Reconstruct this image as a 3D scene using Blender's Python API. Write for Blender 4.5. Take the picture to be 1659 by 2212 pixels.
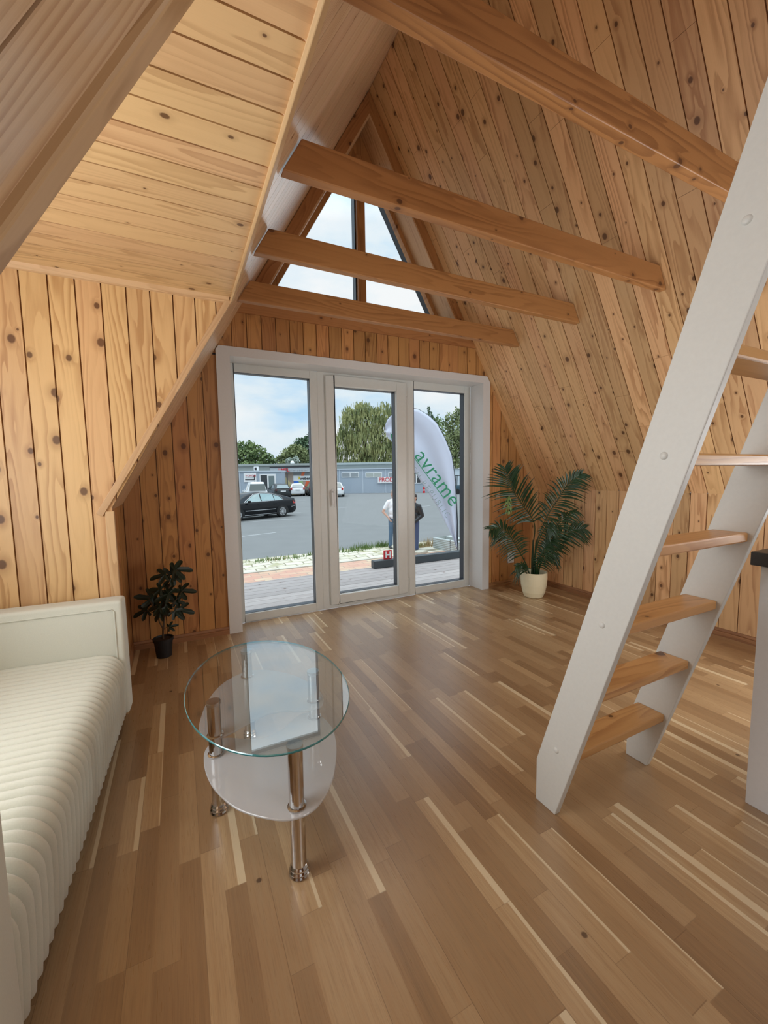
import bpy, bmesh, math, random
import numpy as np
from mathutils import Vector, Matrix, Euler
random.seed(7)
for o in list(bpy.data.objects): bpy.data.objects.remove(o)
SC = bpy.context.scene
C = SC.collection
PI = math.pi

# ------------------------------------------------------------------ camera, world, lights, exposure
FPX = 890.02
yaw, pit, rol = math.radians(-26.5006), math.radians(-5.186), math.radians(-0.8918)
cF = Vector((-math.sin(yaw)*math.cos(pit), math.cos(yaw)*math.cos(pit), math.sin(pit)))
_r = Vector((math.cos(yaw), math.sin(yaw), 0)); _u = _r.cross(cF)
cR = _r*math.cos(rol) + _u*math.sin(rol)
cU = -_r*math.sin(rol) + _u*math.cos(rol)
CAM = Vector((0, 0, 1.3))
cam_data = bpy.data.cameras.new('camera'); cam = bpy.data.objects.new('camera', cam_data); C.objects.link(cam)
m3 = Matrix((cR, cU, -cF)).transposed()
cam.matrix_world = Matrix.Translation(CAM) @ m3.to_4x4()
cam_data.sensor_fit = 'HORIZONTAL'; cam_data.sensor_width = 36; cam_data.lens = 36*FPX/1659
cam_data.clip_start = 0.02; cam_data.clip_end = 500
SC.camera = cam
SC.view_settings.view_transform = 'Standard'; SC.view_settings.look = 'None'
SC.view_settings.exposure = 0.0; SC.view_settings.gamma = 1; SC.view_settings.use_curve_mapping = False

def N(nt, typ, **kw):
    n = nt.nodes.new(typ)
    for k, v in kw.items():
        if k in n.inputs.keys() if hasattr(n.inputs, 'keys') else False: n.inputs[k].default_value = v
        else: setattr(n, k, v)
    return n

world = bpy.data.worlds.new('World'); SC.world = world; world.use_nodes = True
wt = world.node_tree; wt.nodes.clear()
wo = wt.nodes.new('ShaderNodeOutputWorld'); bg = wt.nodes.new('ShaderNodeBackground')
tc = wt.nodes.new('ShaderNodeTexCoord'); mp = wt.nodes.new('ShaderNodeMapping')
mp.inputs['Scale'].default_value = (1.5, 1.5, 4.0)
nz = wt.nodes.new('ShaderNodeTexNoise'); nz.inputs['Scale'].default_value = 2.1; nz.inputs['Detail'].default_value = 7; nz.inputs['Roughness'].default_value = .55
rp = wt.nodes.new('ShaderNodeValToRGB')
rp.color_ramp.elements[0].position = .36; rp.color_ramp.elements[0].color = (.50, .74, .97, 1)
rp.color_ramp.elements[1].position = .66; rp.color_ramp.elements[1].color = (.95, .96, .98, 1)
e = rp.color_ramp.elements.new(.50); e.color = (.78, .88, .96, 1)
wt.links.new(tc.outputs['Generated'], mp.inputs[0]); wt.links.new(mp.outputs[0], nz.inputs['Vector'])
wt.links.new(nz.outputs['Fac'], rp.inputs[0]); wt.links.new(rp.outputs[0], bg.inputs['Color'])
sx = wt.nodes.new('ShaderNodeSeparateXYZ'); wt.links.new(tc.outputs['Generated'], sx.inputs[0])
mr = wt.nodes.new('ShaderNodeMapRange'); mr.inputs[1].default_value = .12; mr.inputs[2].default_value = .55; mr.inputs[3].default_value = .98; mr.inputs[4].default_value = 1.02
mr2 = wt.nodes.new('ShaderNodeMapRange'); mr2.inputs[1].default_value = .5; mr2.inputs[2].default_value = 1.0; mr2.inputs[3].default_value = 0.0; mr2.inputs[4].default_value = 3.2
ad = wt.nodes.new('ShaderNodeMath'); ad.operation = 'ADD'
wt.links.new(sx.outputs[2], mr.inputs[0]); wt.links.new(sx.outputs[2], mr2.inputs[0]); wt.links.new(mr.outputs[0], ad.inputs[0]); wt.links.new(mr2.outputs[0], ad.inputs[1]); wt.links.new(ad.outputs[0], bg.inputs['Strength'])
wt.links.new(bg.outputs[0], wo.inputs[0])

def area(name, loc, direction, sx, sy, power, col):
    l = bpy.data.lights.new(name, 'AREA'); l.shape = 'RECTANGLE'; l.size = sx; l.size_y = sy; l.energy = power; l.color = col
    o = bpy.data.objects.new(name, l); C.objects.link(o); o.location = loc
    o.rotation_euler = Vector(direction).to_track_quat('-Z', 'Y').to_euler()
    return o
# daylight through the dormer window (outside the frame), then two added fill lights
area('dormer_window_daylight', (-1.20, 1.30, 1.42), (1, -.05, .30), 1.1, 1.4, 31, (.94, .975, 1.0))
area('kitchen_side_fill', (3.36, .40, .86), (-1, .50, .50), 1.3, 1.1, 42, (.94, .975, 1.0))  # added fill from the kitchen side for the slopes; no window there
area('rear_fill', (.35, -2.9, 1.15), (.25, 1, .12), 1.1, 1.4, 3, (.94, .975, 1.0))  # added weak fill from behind the camera; back wall is closed
# added fill under the loft behind the camera, washing the floor; no fitting
area('under_loft_fill', (1.8, -.75, 2.46), (.1, .45, -1), 1.8, 1.2, 32, (.97, .98, 1.0))

# ------------------------------------------------------------------ helpers
def pix(px, py, n, d):
    "point of the plane n.P=d seen at a photo pixel (used to take measurements)"
    r = cR*((px-829.5)/FPX) - cU*((py-1106)/FPX) + cF
    n = Vector(n); t = (d-n.dot(CAM))/n.dot(r)
    return CAM + r*t
HD = Vector((-math.sin(yaw), math.cos(yaw), 0)); RD = Vector((math.cos(yaw), math.sin(yaw), 0))
def out(px, py, d): return pix(px, py, HD, d)           # outdoors: d metres ahead
GZ = -1.0                                                  # level of the car park
def gnd(px, d):
    p = out(px, 1030, d); return Vector((p.x, p.y, GZ))

class MB:
    def __init__(s): s.v = []; s.f = []; s.uv = []; s.m = []; s.sm = []
    def face(s, pts, uvs=None, m=0, sm=False):
        b = len(s.v); s.v += [tuple(p) for p in pts]; s.f.append(tuple(range(b, b+len(pts))))
        s.uv.append(uvs or [(0, 0)]*len(pts)); s.m.append(m); s.sm.append(sm)
    def quad(s, a, b, c, d, m=0): s.face([a, b, c, d], None, m)
    def hexa(s, P, m=0, ax=None):
        # P: 8 points, bottom 4 (ccw from above) + top 4
        lens = [(P[1]-P[0]).length, (P[3]-P[0]).length, (P[4]-P[0]).length]
        if ax is None: ax = lens.index(max(lens))
        E = [(P[1]-P[0]).normalized(), (P[3]-P[0]).normalized(), (P[4]-P[0]).normalized()]
        E = [E[k] if k == ax else (E[k]-E[ax]*E[k].dot(E[ax])).normalized() for k in range(3)]
        for q in ((3, 2, 1, 0), (4, 5, 6, 7), (0, 1, 5, 4), (1, 2, 6, 5), (2, 3, 7, 6), (3, 0, 4, 7)):
            pts = [P[i] for i in q]
            uvs = []
            for p in pts:
                d = p-P[0]; u = sum(d.dot(E[k]) for k in range(3) if k != ax); uvs.append((u, d.dot(E[ax])))
            s.face(pts, uvs, m)
    def box(s, a, b, m=0, ax=None, uo=0):
        x0, y0, z0 = a; x1, y1, z1 = b
        P = [Vector(p) for p in ((x0, y0, z0), (x1, y0, z0), (x1, y1, z0), (x0, y1, z0), (x0, y0, z1), (x1, y0, z1), (x1, y1, z1), (x0, y1, z1))]
        k = len(s.uv); s.hexa(P, m, ax)
        if uo: 
            for i in range(k, len(s.uv)): s.uv[i] = [(u+uo, v) for u, v in s.uv[i]]
    def prism(s, poly, vec, m=0, uvs=None, back=True, sm=False, mside=None):
        "poly: 3D points facing the viewer side; vec: extrusion"
        vec = Vector(vec); P = [Vector(p) for p in poly]; n = len(P); Q = [p+vec for p in P]
        uvs = uvs or [(p.x+p.y, p.z) for p in P]
        s.face(P, uvs, m)
        if back: s.face(Q[::-1], uvs[::-1], m)
        for i in range(n):
            j = (i+1) % n
            s.face([P[j], P[i], Q[i], Q[j]], [uvs[j], uvs[i], uvs[i], uvs[j]], m if mside is None else mside, sm)
    def tube(s, path, rad, n=10, m=0, caps=True, sm=True):
        path = [Vector(p) for p in path]; k = len(path)
        rad = rad if isinstance(rad, (list, tuple)) else [rad]*k
        rings = []; prev = None; L = 0
        for i, p in enumerate(path):
            t = (path[min(i+1, k-1)]-path[max(i-1, 0)]).normalized()
            a = (Vector((0, 0, 1)) if abs(t.z) < .95 else Vector((1, 0, 0))) if prev is None else prev
            a = (a-t*a.dot(t)).normalized(); prev = a; b = t.cross(a)
            if i: L += (p-path[i-1]).length
            rings.append(([p+(a*math.cos(2*PI*j/n)+b*math.sin(2*PI*j/n))*rad[i] for j in range(n)], L))
        for i in range(k-1):
            A, la = rings[i]; B, lb = rings[i+1]
            for j in range(n):
                q = (j+1) % n; w = 2*PI*rad[i]/n
                s.face([A[j], A[q], B[q], B[j]], [(j*w, la), ((j+1)*w, la), ((j+1)*w, lb), (j*w, lb)], m, sm)
        if caps: s.face(rings[0][0][::-1], None, m); s.face(rings[-1][0], None, m)
    def lathe(s, prof, c=(0, 0, 0), n=32, m=0, sm=True):
        c = Vector(c)
        R = [[c+Vector((r*math.cos(2*PI*j/n), r*math.sin(2*PI*j/n), z)) for j in range(n)] for r, z in prof]
        for i in range(len(prof)-1):
            for j in range(n):
                q = (j+1) % n
                if prof[i][0] < 1e-6 and prof[i+1][0] < 1e-6: continue
                if prof[i][0] < 1e-6: s.face([R[i][j], R[i+1][q], R[i+1][j]][::-1], None, m, sm)
                elif prof[i+1][0] < 1e-6: s.face([R[i][j], R[i][q], R[i+1][j]], None, m, sm)
                else: s.face([R[i][j], R[i][q], R[i+1][q], R[i+1][j]], None, m, sm)
    def build(s, name, mats, parent=None, weld=False, origin=None, rot=0, bevel=0):
        me = bpy.data.meshes.new(name)
        V = s.v
        if origin is not None:
            o0 = Vector(origin); R = Matrix.Rotation(-rot, 3, 'Z'); V = [tuple(R @ (Vector(p)-o0)) for p in V]
        me.from_pydata(V, [], s.f)
        ul = me.uv_layers.new(name='UVMap')
        flat = []
        for u in s.uv:
            for a in u: flat += [a[0], a[1]]
        ul.data.foreach_set('uv', flat)
        me.polygons.foreach_set('material_index', s.m); me.polygons.foreach_set('use_smooth', s.sm)
        for mt in (mats if isinstance(mats, (list, tuple)) else [mats]): me.materials.append(mt)
        if weld:
            bm = bmesh.new(); bm.from_mesh(me); bmesh.ops.remove_doubles(bm, verts=bm.verts, dist=1e-5)
            bmesh.ops.recalc_face_normals(bm, faces=bm.faces); bm.to_mesh(me); bm.free()
        me.update()
        o = bpy.data.objects.new(name, me); C.objects.link(o)
        if origin is not None: o.location = origin; o.rotation_euler.z = rot
        if bevel:
            if not weld:
                bm = bmesh.new(); bm.from_mesh(me); bmesh.ops.remove_doubles(bm, verts=bm.verts, dist=1e-5); bm.to_mesh(me); bm.free()
            md = o.modifiers.new('bevel', 'BEVEL'); md.width = bevel; md.segments = 2; md.limit_method = 'ANGLE'
        if parent is not None: o.parent = parent
        return o

def empty(name, loc=(0, 0, 0), rz=0):
    o = bpy.data.objects.new(name, None); C.objects.link(o); o.location = loc; o.rotation_euler.z = rz; o.empty_display_size = .1
    return o
def tag(o, label, cat, group=None):
    o['label'] = label; o['category'] = cat
    if group: o['group'] = group
    return o
def struct(o, label=None):
    o['kind'] = 'structure'
    if label: o['label'] = label
    return o
def thing(name, label, cat, loc=(0, 0, 0), rz=0, group=None): return tag(empty(name, loc, rz), label, cat, group)
def text_mb(body, size, ext=.004, align='LEFT', shear=0, bold=0, sp=1.0):
    cu = bpy.data.curves.new('t', 'FONT'); cu.body = body; cu.size = size; cu.extrude = ext; cu.align_x = align; cu.shear = shear; cu.offset = bold; cu.space_character = sp
    ob = bpy.data.objects.new('t', cu); C.objects.link(ob)
    dg = bpy.context.evaluated_depsgraph_get(); me = bpy.data.meshes.new_from_object(ob.evaluated_get(dg))
    bpy.data.objects.remove(ob)
    return me
def text_on(name, body, size, mat, origin, ex, ey, parent=None, **kw):
    me = text_mb(body, size, **kw)
    ex = Vector(ex).normalized(); ey = Vector(ey).normalized(); ez = ex.cross(ey)
    M = Matrix((ex, ey, ez)).transposed().to_4x4(); M.translation = Vector(origin)
    if parent is not None: M = parent.matrix_basis.inverted() @ M
    me.transform(M); me.materials.clear(); me.materials.append(mat)
    o = bpy.data.objects.new(name, me); C.objects.link(o)
    if parent is not None: o.parent = parent
    return o

# ------------------------------------------------------------------ materials
def mat_new(name):
    m = bpy.data.materials.new(name); m.use_nodes = True; nt = m.node_tree
    return m, nt, nt.nodes['Principled BSDF']
def plain(name, col, rough=.5, metal=0, spec=.5, noise=0, nscale=30, bump=0, coat=0, alpha=1, emit=0):
    m, nt, b = mat_new(name)
    b.inputs['Base Color'].default_value = (*col, 1); b.inputs['Roughness'].default_value = rough
    b.inputs['Metallic'].default_value = metal; b.inputs['Specular IOR Level'].default_value = spec
    b.inputs['Coat Weight'].default_value = coat
    t = nt.nodes.new('ShaderNodeTexCoord'); n = nt.nodes.new('ShaderNodeTexNoise')
    n.inputs['Scale'].default_value = nscale; n.inputs['Detail'].default_value = 4
    nt.links.new(t.outputs['Object'], n.inputs['Vector'])
    k = noise if noise else .04
    mx = nt.nodes.new('ShaderNodeMix'); mx.data_type = 'RGBA'
    mx.inputs[6].default_value = (*[c*(1-k) for c in col], 1); mx.inputs[7].default_value = (*[min(1, c*(1+k)) for c in col], 1)
    nt.links.new(n.outputs['Fac'], mx.inputs[0]); nt.links.new(mx.outputs[2], b.inputs['Base Color'])
    if bump:
        bp = nt.nodes.new('ShaderNodeBump'); bp.inputs['Strength'].default_value = bump; bp.inputs['Distance'].default_value = .002
        nt.links.new(n.outputs['Fac'], bp.inputs['Height']); nt.links.new(bp.outputs[0], b.inputs['Normal'])
    return m

class G:
    "tiny node-graph builder"
    def __init__(s, nt): s.nt = nt
    def mth(s, op, a, b=None, c=None, clamp=False):
        n = s.nt.nodes.new('ShaderNodeMath'); n.operation = op; n.use_clamp = clamp
        for i, x in enumerate((a, b, c)):
            if x is None: continue
            if hasattr(x, 'is_output'): s.nt.links.new(x, n.inputs[i])
            else: n.inputs[i].default_value = x
        return n.outputs[0]
    def comb(s, x, y, z=0):
        n = s.nt.nodes.new('ShaderNodeCombineXYZ')
        for i, q in enumerate((x, y, z)):
            if hasattr(q, 'is_output'): s.nt.links.new(q, n.inputs[i])
            else: n.inputs[i].default_value = q
        return n.outputs[0]
    def white(s, v, dim='1D'):
        n = s.nt.nodes.new('ShaderNodeTexWhiteNoise'); n.noise_dimensions = dim
        s.nt.links.new(v, n.inputs['W' if dim == '1D' else 'Vector']); return n
    def noise(s, v, scale=1, detail=3, rough=.5):
        n = s.nt.nodes.new('ShaderNodeTexNoise'); n.inputs['Scale'].default_value = scale; n.inputs['Detail'].default_value = detail; n.inputs['Roughness'].default_value = rough
        s.nt.links.new(v, n.inputs['Vector']); return n.outputs['Fac']
    def mix(s, f, a, b):
        n = s.nt.nodes.new('ShaderNodeMix'); n.data_type = 'RGBA'
        if hasattr(f, 'is_output'): s.nt.links.new(f, n.inputs[0])
        else: n.inputs[0].default_value = f
        for i, q in ((6, a), (7, b)):
            if hasattr(q, 'is_output'): s.nt.links.new(q, n.inputs[i])
            else: n.inputs[i].default_value = (*q, 1)
        return n.outputs[2]
    def sstep(s, x, a, b):
        n = s.nt.nodes.new('ShaderNodeMapRange'); n.interpolation_type = 'SMOOTHSTEP'
        s.nt.links.new(x, n.inputs[0]); n.inputs[1].default_value = a; n.inputs[2].default_value = b; n.inputs[3].default_value = 0; n.inputs[4].default_value = 1
        return n.outputs[0]

def pine(name, pitch=.1165, phase=0., light=(.66, .42, .21), dark=(.40, .19, .07), rough=.42, knots=1., seed=0., var=.16, spec=.5, bands=34, plankrand=True, knotr=1.0):
    m, nt, b = mat_new(name); g = G(nt)
    uvn = nt.nodes.new('ShaderNodeUVMap'); uvn.uv_map = 'UVMap'
    sp = nt.nodes.new('ShaderNodeSeparateXYZ'); nt.links.new(uvn.outputs[0], sp.inputs[0])
    u, v = sp.outputs[0], sp.outputs[1]
    if plankrand:
        idx = g.mth('FLOOR', g.mth('DIVIDE', g.mth('SUBTRACT', u, phase-seed*1e-7), pitch))
        wn = g.white(g.mth('ADD', idx, .5+seed)); rnd = wn.outputs['Value']
    else:
        oi = nt.nodes.new('ShaderNodeObjectInfo'); wn = g.white(oi.outputs['Random']); rnd = wn.outputs['Value']
    u2 = g.mth('ADD', u, g.mth('MULTIPLY', rnd, 7.3)); v2 = g.mth('ADD', v, g.mth('MULTIPLY', rnd, 31.7))
    # knots
    V = nt.nodes.new('ShaderNodeTexVoronoi'); V.voronoi_dimensions = '2D'; V.feature = 'F1'; V.inputs['Scale'].default_value = 1; V.inputs['Randomness'].default_value = 1
    nt.links.new(g.comb(g.mth('MULTIPLY', u2, 11), g.mth('MULTIPLY', v2, 4.2)), V.inputs['Vector'])
    ps = nt.nodes.new('ShaderNodeSeparateXYZ'); nt.links.new(V.outputs['Position'], ps.inputs[0])
    du = g.mth('SUBTRACT', u2, g.mth('DIVIDE', ps.outputs[0], 11)); dv = g.mth('SUBTRACT', v2, g.mth('DIVIDE', ps.outputs[1], 4.2))
    dv = g.mth('MULTIPLY', dv, .75)
    d = g.mth('SQRT', g.mth('ADD', g.mth('MULTIPLY', du, du), g.mth('MULTIPLY', dv, dv)))
    cs = nt.nodes.new('ShaderNodeSeparateColor'); nt.links.new(V.outputs['Color'], cs.inputs[0])
    on = g.mth('GREATER_THAN', cs.outputs[0], 1-.42*knots)
    kr = g.mth('MULTIPLY', g.mth('ADD', .0035, g.mth('MULTIPLY', g.mth('POWER', cs.outputs[1], 1.6), .0105)), knotr)
    kd = g.mth('DIVIDE', d, kr)
    core = g.mth('MULTIPLY', g.mth('SUBTRACT', 1, g.sstep(kd, .7, 1.15)), on)
    halo = g.mth('MULTIPLY', g.mth('SUBTRACT', 1, g.sstep(kd, .9, 3.2)), on)
    # growth bands bending round knots
    low = g.noise(g.comb(g.mth('MULTIPLY', u2, 9), g.mth('MULTIPLY', v2, .9)), 1, 2, .4)
    mid = g.noise(g.comb(g.mth('MULTIPLY', u2, 30), g.mth('MULTIPLY', v2, 3.2)), 1, 3, .5)
    bend = g.mth('MULTIPLY', halo, .35)
    ph = g.mth('ADD', g.mth('ADD', g.mth('MULTIPLY', low, 9.0), g.mth('MULTIPLY', u2, bands*.55)), g.mth('ADD', bend, g.mth('MULTIPLY', mid, .8)))
    rg = g.mth('FRACT', ph)
    line = g.mth('MULTIPLY', g.sstep(rg, .25, .92), g.mth('SUBTRACT', 1, g.sstep(rg, .93, 1.0)))
    zone = g.sstep(g.noise(g.comb(g.mth('MULTIPLY', u2, 14), g.mth('MULTIPLY', v2, .55)), 1, 1, .4), .35, .65)
    fine = g.noise(g.comb(g.mth('MULTIPLY', u2, 420), g.mth('MULTIPLY', v2, 7)), 1, 2, .6)
    f = g.mth('MULTIPLY', line, g.mth('ADD', .10, g.mth('MULTIPLY', zone, .55)))
    f = g.mth('ADD', f, g.mth('MULTIPLY', g.mth('SUBTRACT', fine, .5), .36), None, True)
    c0 = g.mix(f, light, dark)
    c1 = g.mix(g.mth('MULTIPLY', halo, .38), c0, tuple(c*.8 for c in dark))
    c2 = g.mix(g.mth('MULTIPLY', core, .88), c1, (.10, .038, .014))
    hs = nt.nodes.new('ShaderNodeHueSaturation'); nt.links.new(c2, hs.inputs['Color'])
    nt.links.new(g.mth('ADD', 1-var*.6, g.mth('MULTIPLY', rnd, var*1.2)), hs.inputs['Value'])
    cs2 = nt.nodes.new('ShaderNodeSeparateColor'); nt.links.new(wn.outputs['Color'], cs2.inputs[0])
    nt.links.new(g.mth('ADD', .495, g.mth('MULTIPLY', cs2.outputs[1], .010)), hs.inputs['Hue'])
    nt.links.new(hs.outputs[0], b.inputs['Base Color'])
    b.inputs['Roughness'].default_value = rough; b.inputs['Specular IOR Level'].default_value = spec
    bp = nt.nodes.new('ShaderNodeBump'); bp.inputs['Strength'].default_value = .12; bp.inputs['Distance'].default_value = .001
    nt.links.new(fine, bp.inputs['Height']); nt.links.new(bp.outputs[0], b.inputs['Normal'])
    return m

def laminate():
    m, nt, b = mat_new('oak_laminate'); g = G(nt)
    uvn = nt.nodes.new('ShaderNodeUVMap'); uvn.uv_map = 'UVMap'
    sp = nt.nodes.new('ShaderNodeSeparateXYZ'); nt.links.new(uvn.outputs[0], sp.inputs[0])
    u, v = sp.outputs[0], sp.outputs[1]
    W = .0645
    row = g.mth('FLOOR', g.mth('DIVIDE', u, W)); r1 = g.white(g.mth('ADD', row, .37)).outputs['Value']
    # piece lengths differ from strip to strip
    L = g.mth('ADD', .38, g.mth('MULTIPLY', g.white(g.mth('ADD', row, 11.7)).outputs['Value'], .40))
    vv = g.mth('DIVIDE', g.mth('ADD', v, g.mth('MULTIPLY', r1, 5)), L)
    vc = g.mth('FLOOR', vv)
    wn = g.white(g.comb(row, vc, 3.1), '3D'); rnd = wn.outputs['Value']
    cs = nt.nodes.new('ShaderNodeSeparateColor'); nt.links.new(wn.outputs['Color'], cs.inputs[0])
    u2 = g.mth('ADD', u, g.mth('MULTIPLY', rnd, 9.1)); v2 = g.mth('ADD', v, g.mth('MULTIPLY', cs.outputs[1], 17.))
    fine = g.noise(g.comb(g.mth('MULTIPLY', u2, 260), g.mth('MULTIPLY', v2, 9)), 1, 3, .6)
    broad = g.noise(g.comb(g.mth('MULTIPLY', u2, 85), g.mth('MULTIPLY', v2, 1.3)), 1, 3, .55)
    base = g.mix(rnd, (.24, .145, .072), (.52, .365, .20))
    base = g.mix(g.mth('MULTIPLY', g.mth('SUBTRACT', broad, .30), 1.5, None, True), base, (.37, .22, .105))
    base = g.mix(g.mth('MULTIPLY', g.sstep(fine, .45, .8), .35), base, (.15, .072, .032))
    # pale sapwood stripe along one edge of some pieces
    fu = g.mth('FRACT', g.mth('DIVIDE', u, W))
    wid = g.mth('ADD', .06, g.mth('MULTIPLY', g.mth('POWER', cs.outputs[2], 2.0), .42))
    edge = g.mth('SUBTRACT', fu, g.mth('SUBTRACT', 1, wid))
    sap = g.mth('MULTIPLY', g.sstep(edge, -.02, .03), g.mth('GREATER_THAN', cs.outputs[0], .80))
    base = g.mix(g.mth('MULTIPLY', sap, .8), base, (.70, .58, .38))
    # fine joints
    j1 = g.mth('LESS_THAN', g.mth('FRACT', g.mth('DIVIDE', u, W*3)), .008)
    fv = g.mth('FRACT', vv); j2 = g.mth('LESS_THAN', fv, .0035)
    jj = g.mth('MAXIMUM', g.mth('MULTIPLY', j1, .5), g.mth('MULTIPLY', j2, .35))
    base = g.mix(jj, base, (.10, .05, .025))
    V = nt.nodes.new('ShaderNodeTexVoronoi'); V.voronoi_dimensions = '2D'; V.inputs['Scale'].default_value = .9
    nt.links.new(uvn.outputs[0], V.inputs['Vector'])
    kn = g.mth('SUBTRACT', 1, g.sstep(V.outputs['Distance'], .005, .010))
    base = g.mix(g.mth('MULTIPLY', kn, .8), base, (.05, .02, .01))
    nt.links.new(base, b.inputs['Base Color'])
    rr = g.mth('ADD', .24, g.mth('MULTIPLY', fine, .10)); nt.links.new(rr, b.inputs['Roughness'])
    b.inputs['IOR'].default_value = 1.7
    bp = nt.nodes.new('ShaderNodeBump'); bp.inputs['Strength'].default_value = .06; bp.inputs['Distance'].default_value = .001
    nt.links.new(fine, bp.inputs['Height']); nt.links.new(bp.outputs[0], b.inputs['Normal'])
    return m

def glass(name, tint=(1, 1, 1), ior=1.5, rough=0., milk=0., milkcol=(.9, .9, .92)):
    m, nt, b = mat_new(name); nt.nodes.remove(b)
    o = nt.nodes['Material Output']
    tr = nt.nodes.new('ShaderNodeBsdfTransparent'); tr.inputs[0].default_value = (*tint, 1)
    gl = nt.nodes.new('ShaderNodeBsdfGlossy'); gl.inputs['Roughness'].default_value = rough
    g = G(nt); ge = nt.nodes.new('ShaderNodeNewGeometry'); dp = nt.nodes.new('ShaderNodeVectorMath'); dp.operation = 'DOT_PRODUCT'
    nt.links.new(ge.outputs['Normal'], dp.inputs[0]); nt.links.new(ge.outputs['Incoming'], dp.inputs[1])
    f0 = ((ior-1)/(ior+1))**2
    fr_ = g.mth('ADD', f0, g.mth('MULTIPLY', 1-f0, g.mth('POWER', g.mth('SUBTRACT', 1, g.mth('ABSOLUTE', dp.outputs['Value'])), 5)), None, True)
    mx = nt.nodes.new('ShaderNodeMixShader'); base = tr.outputs[0]
    if milk:
        df = nt.nodes.new('ShaderNodeBsdfDiffuse'); df.inputs[0].default_value = (*milkcol, 1)
        tl = nt.nodes.new('ShaderNodeBsdfTranslucent'); tl.inputs[0].default_value = (*milkcol, 1)
        m1 = nt.nodes.new('ShaderNodeMixShader'); m1.inputs[0].default_value = .3; nt.links.new(df.outputs[0], m1.inputs[1]); nt.links.new(tl.outputs[0], m1.inputs[2])
        m2 = nt.nodes.new('ShaderNodeMixShader'); m2.inputs[0].default_value = milk; nt.links.new(tr.outputs[0], m2.inputs[1]); nt.links.new(m1.outputs[0], m2.inputs[2]); base = m2.outputs[0]
    nt.links.new(fr_, mx.inputs[0]); nt.links.new(base, mx.inputs[1]); nt.links.new(gl.outputs[0], mx.inputs[2])
    nt.links.new(mx.outputs[0], o.inputs[0])
    return m

SLP = 1.7251                                    # tan(60 deg) of the A-frame
D, XR, XL, XA, KN, ZA = 3.567, 3.749, -.371, 1.689, 1.1105, 4.6638
M = {}
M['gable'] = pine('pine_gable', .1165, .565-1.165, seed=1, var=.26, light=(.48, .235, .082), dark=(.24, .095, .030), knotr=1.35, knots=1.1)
M['cheek'] = pine('pine_dormer', .109, .249-1.09, seed=2, var=.12, light=(.66, .42, .195), dark=(.38, .18, .062), knotr=1.45)
M['ceil'] = pine('pine_dormer_ceiling', .111, 1.141, seed=3, var=.08, light=(.67, .43, .21), dark=(.45, .25, .11), knots=.75)
M['slope'] = pine('pine_slope', .1222, .305, seed=4, var=.26, light=(.72, .45, .225), dark=(.40, .185, .07), knotr=1.35, knots=1.1)
M['slopel'] = pine('pine_slope_left', .1222, .390, seed=5, var=.08, light=(.72, .50, .31), dark=(.44, .24, .13), knots=.15, rough=.19, bands=170, spec=.8)
M['beam'] = pine('pine_beam', 9, -4, seed=6, light=(.42, .195, .065), dark=(.22, .085, .025), knots=.6, plankrand=False, var=.1, rough=.45)
M['trim'] = pine('pine_trim', 9, -4, seed=7, light=(.62, .40, .21), dark=(.42, .23, .10), knots=.35, plankrand=False, var=.1)
M['step'] = pine('pine_step', 9, -4, seed=8, light=(.62, .34, .13), dark=(.37, .155, .045), knots=.5, plankrand=False, var=.1, rough=.35, knotr=1.5)
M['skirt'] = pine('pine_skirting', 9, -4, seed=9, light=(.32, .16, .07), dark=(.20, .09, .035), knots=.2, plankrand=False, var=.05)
M['floor'] = laminate()
M['white'] = plain('white_lacquer', (.66, .665, .66), .35, bump=.05, nscale=60)
M['ladder'] = plain('white_painted_wood', (.70, .725, .695), .45, bump=.15, nscale=90)
M['pvc'] = plain('white_pvc', (.60, .615, .585), .3)
M['anth'] = plain('anthracite', (.022, .026, .035), .35)
M['silver'] = plain('spacer_silver', (.5, .52, .54), .35, metal=.6)
M['win'] = glass('window_glass', (.98, .99, .985), 1.08)
M['tglass'] = glass('table_glass', (.96, .985, .975), 3.0)
M['tedge'] = plain('glass_edge', (.02, .20, .22), .08, spec=1, coat=1)
M['milk'] = glass('frosted_shelf', (.92, .95, .95), 1.6, .12, .62, (.74, .75, .77))
M['chrome'] = plain('chrome', (.58, .56, .54), .11, metal=1)
M['chromecap'] = plain('brushed_cap', (.62, .64, .66), .28, metal=1)
M['sofa'] = plain('cream_velvet', (.62, .63, .54), .85, noise=.05, nscale=220, bump=.25)
M['sofa'].node_tree.nodes['Principled BSDF'].inputs['Sheen Weight'].default_value = .25
M['black'] = plain('black_plastic', (.006, .006, .007), .6)
M['soil'] = plain('soil', (.035, .02, .012), .95, noise=.4, bump=.6)
M['potc'] = plain('cream_ceramic', (.80, .74, .52), .38)
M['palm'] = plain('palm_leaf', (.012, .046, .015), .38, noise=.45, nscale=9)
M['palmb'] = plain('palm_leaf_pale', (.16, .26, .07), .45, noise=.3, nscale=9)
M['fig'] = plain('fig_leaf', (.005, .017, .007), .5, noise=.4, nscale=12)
M['stem'] = plain('brown_stem', (.07, .042, .02), .7, noise=.3)
M['granite'] = plain('black_worktop', (.03, .028, .027), .5, noise=.5, nscale=200)

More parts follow.
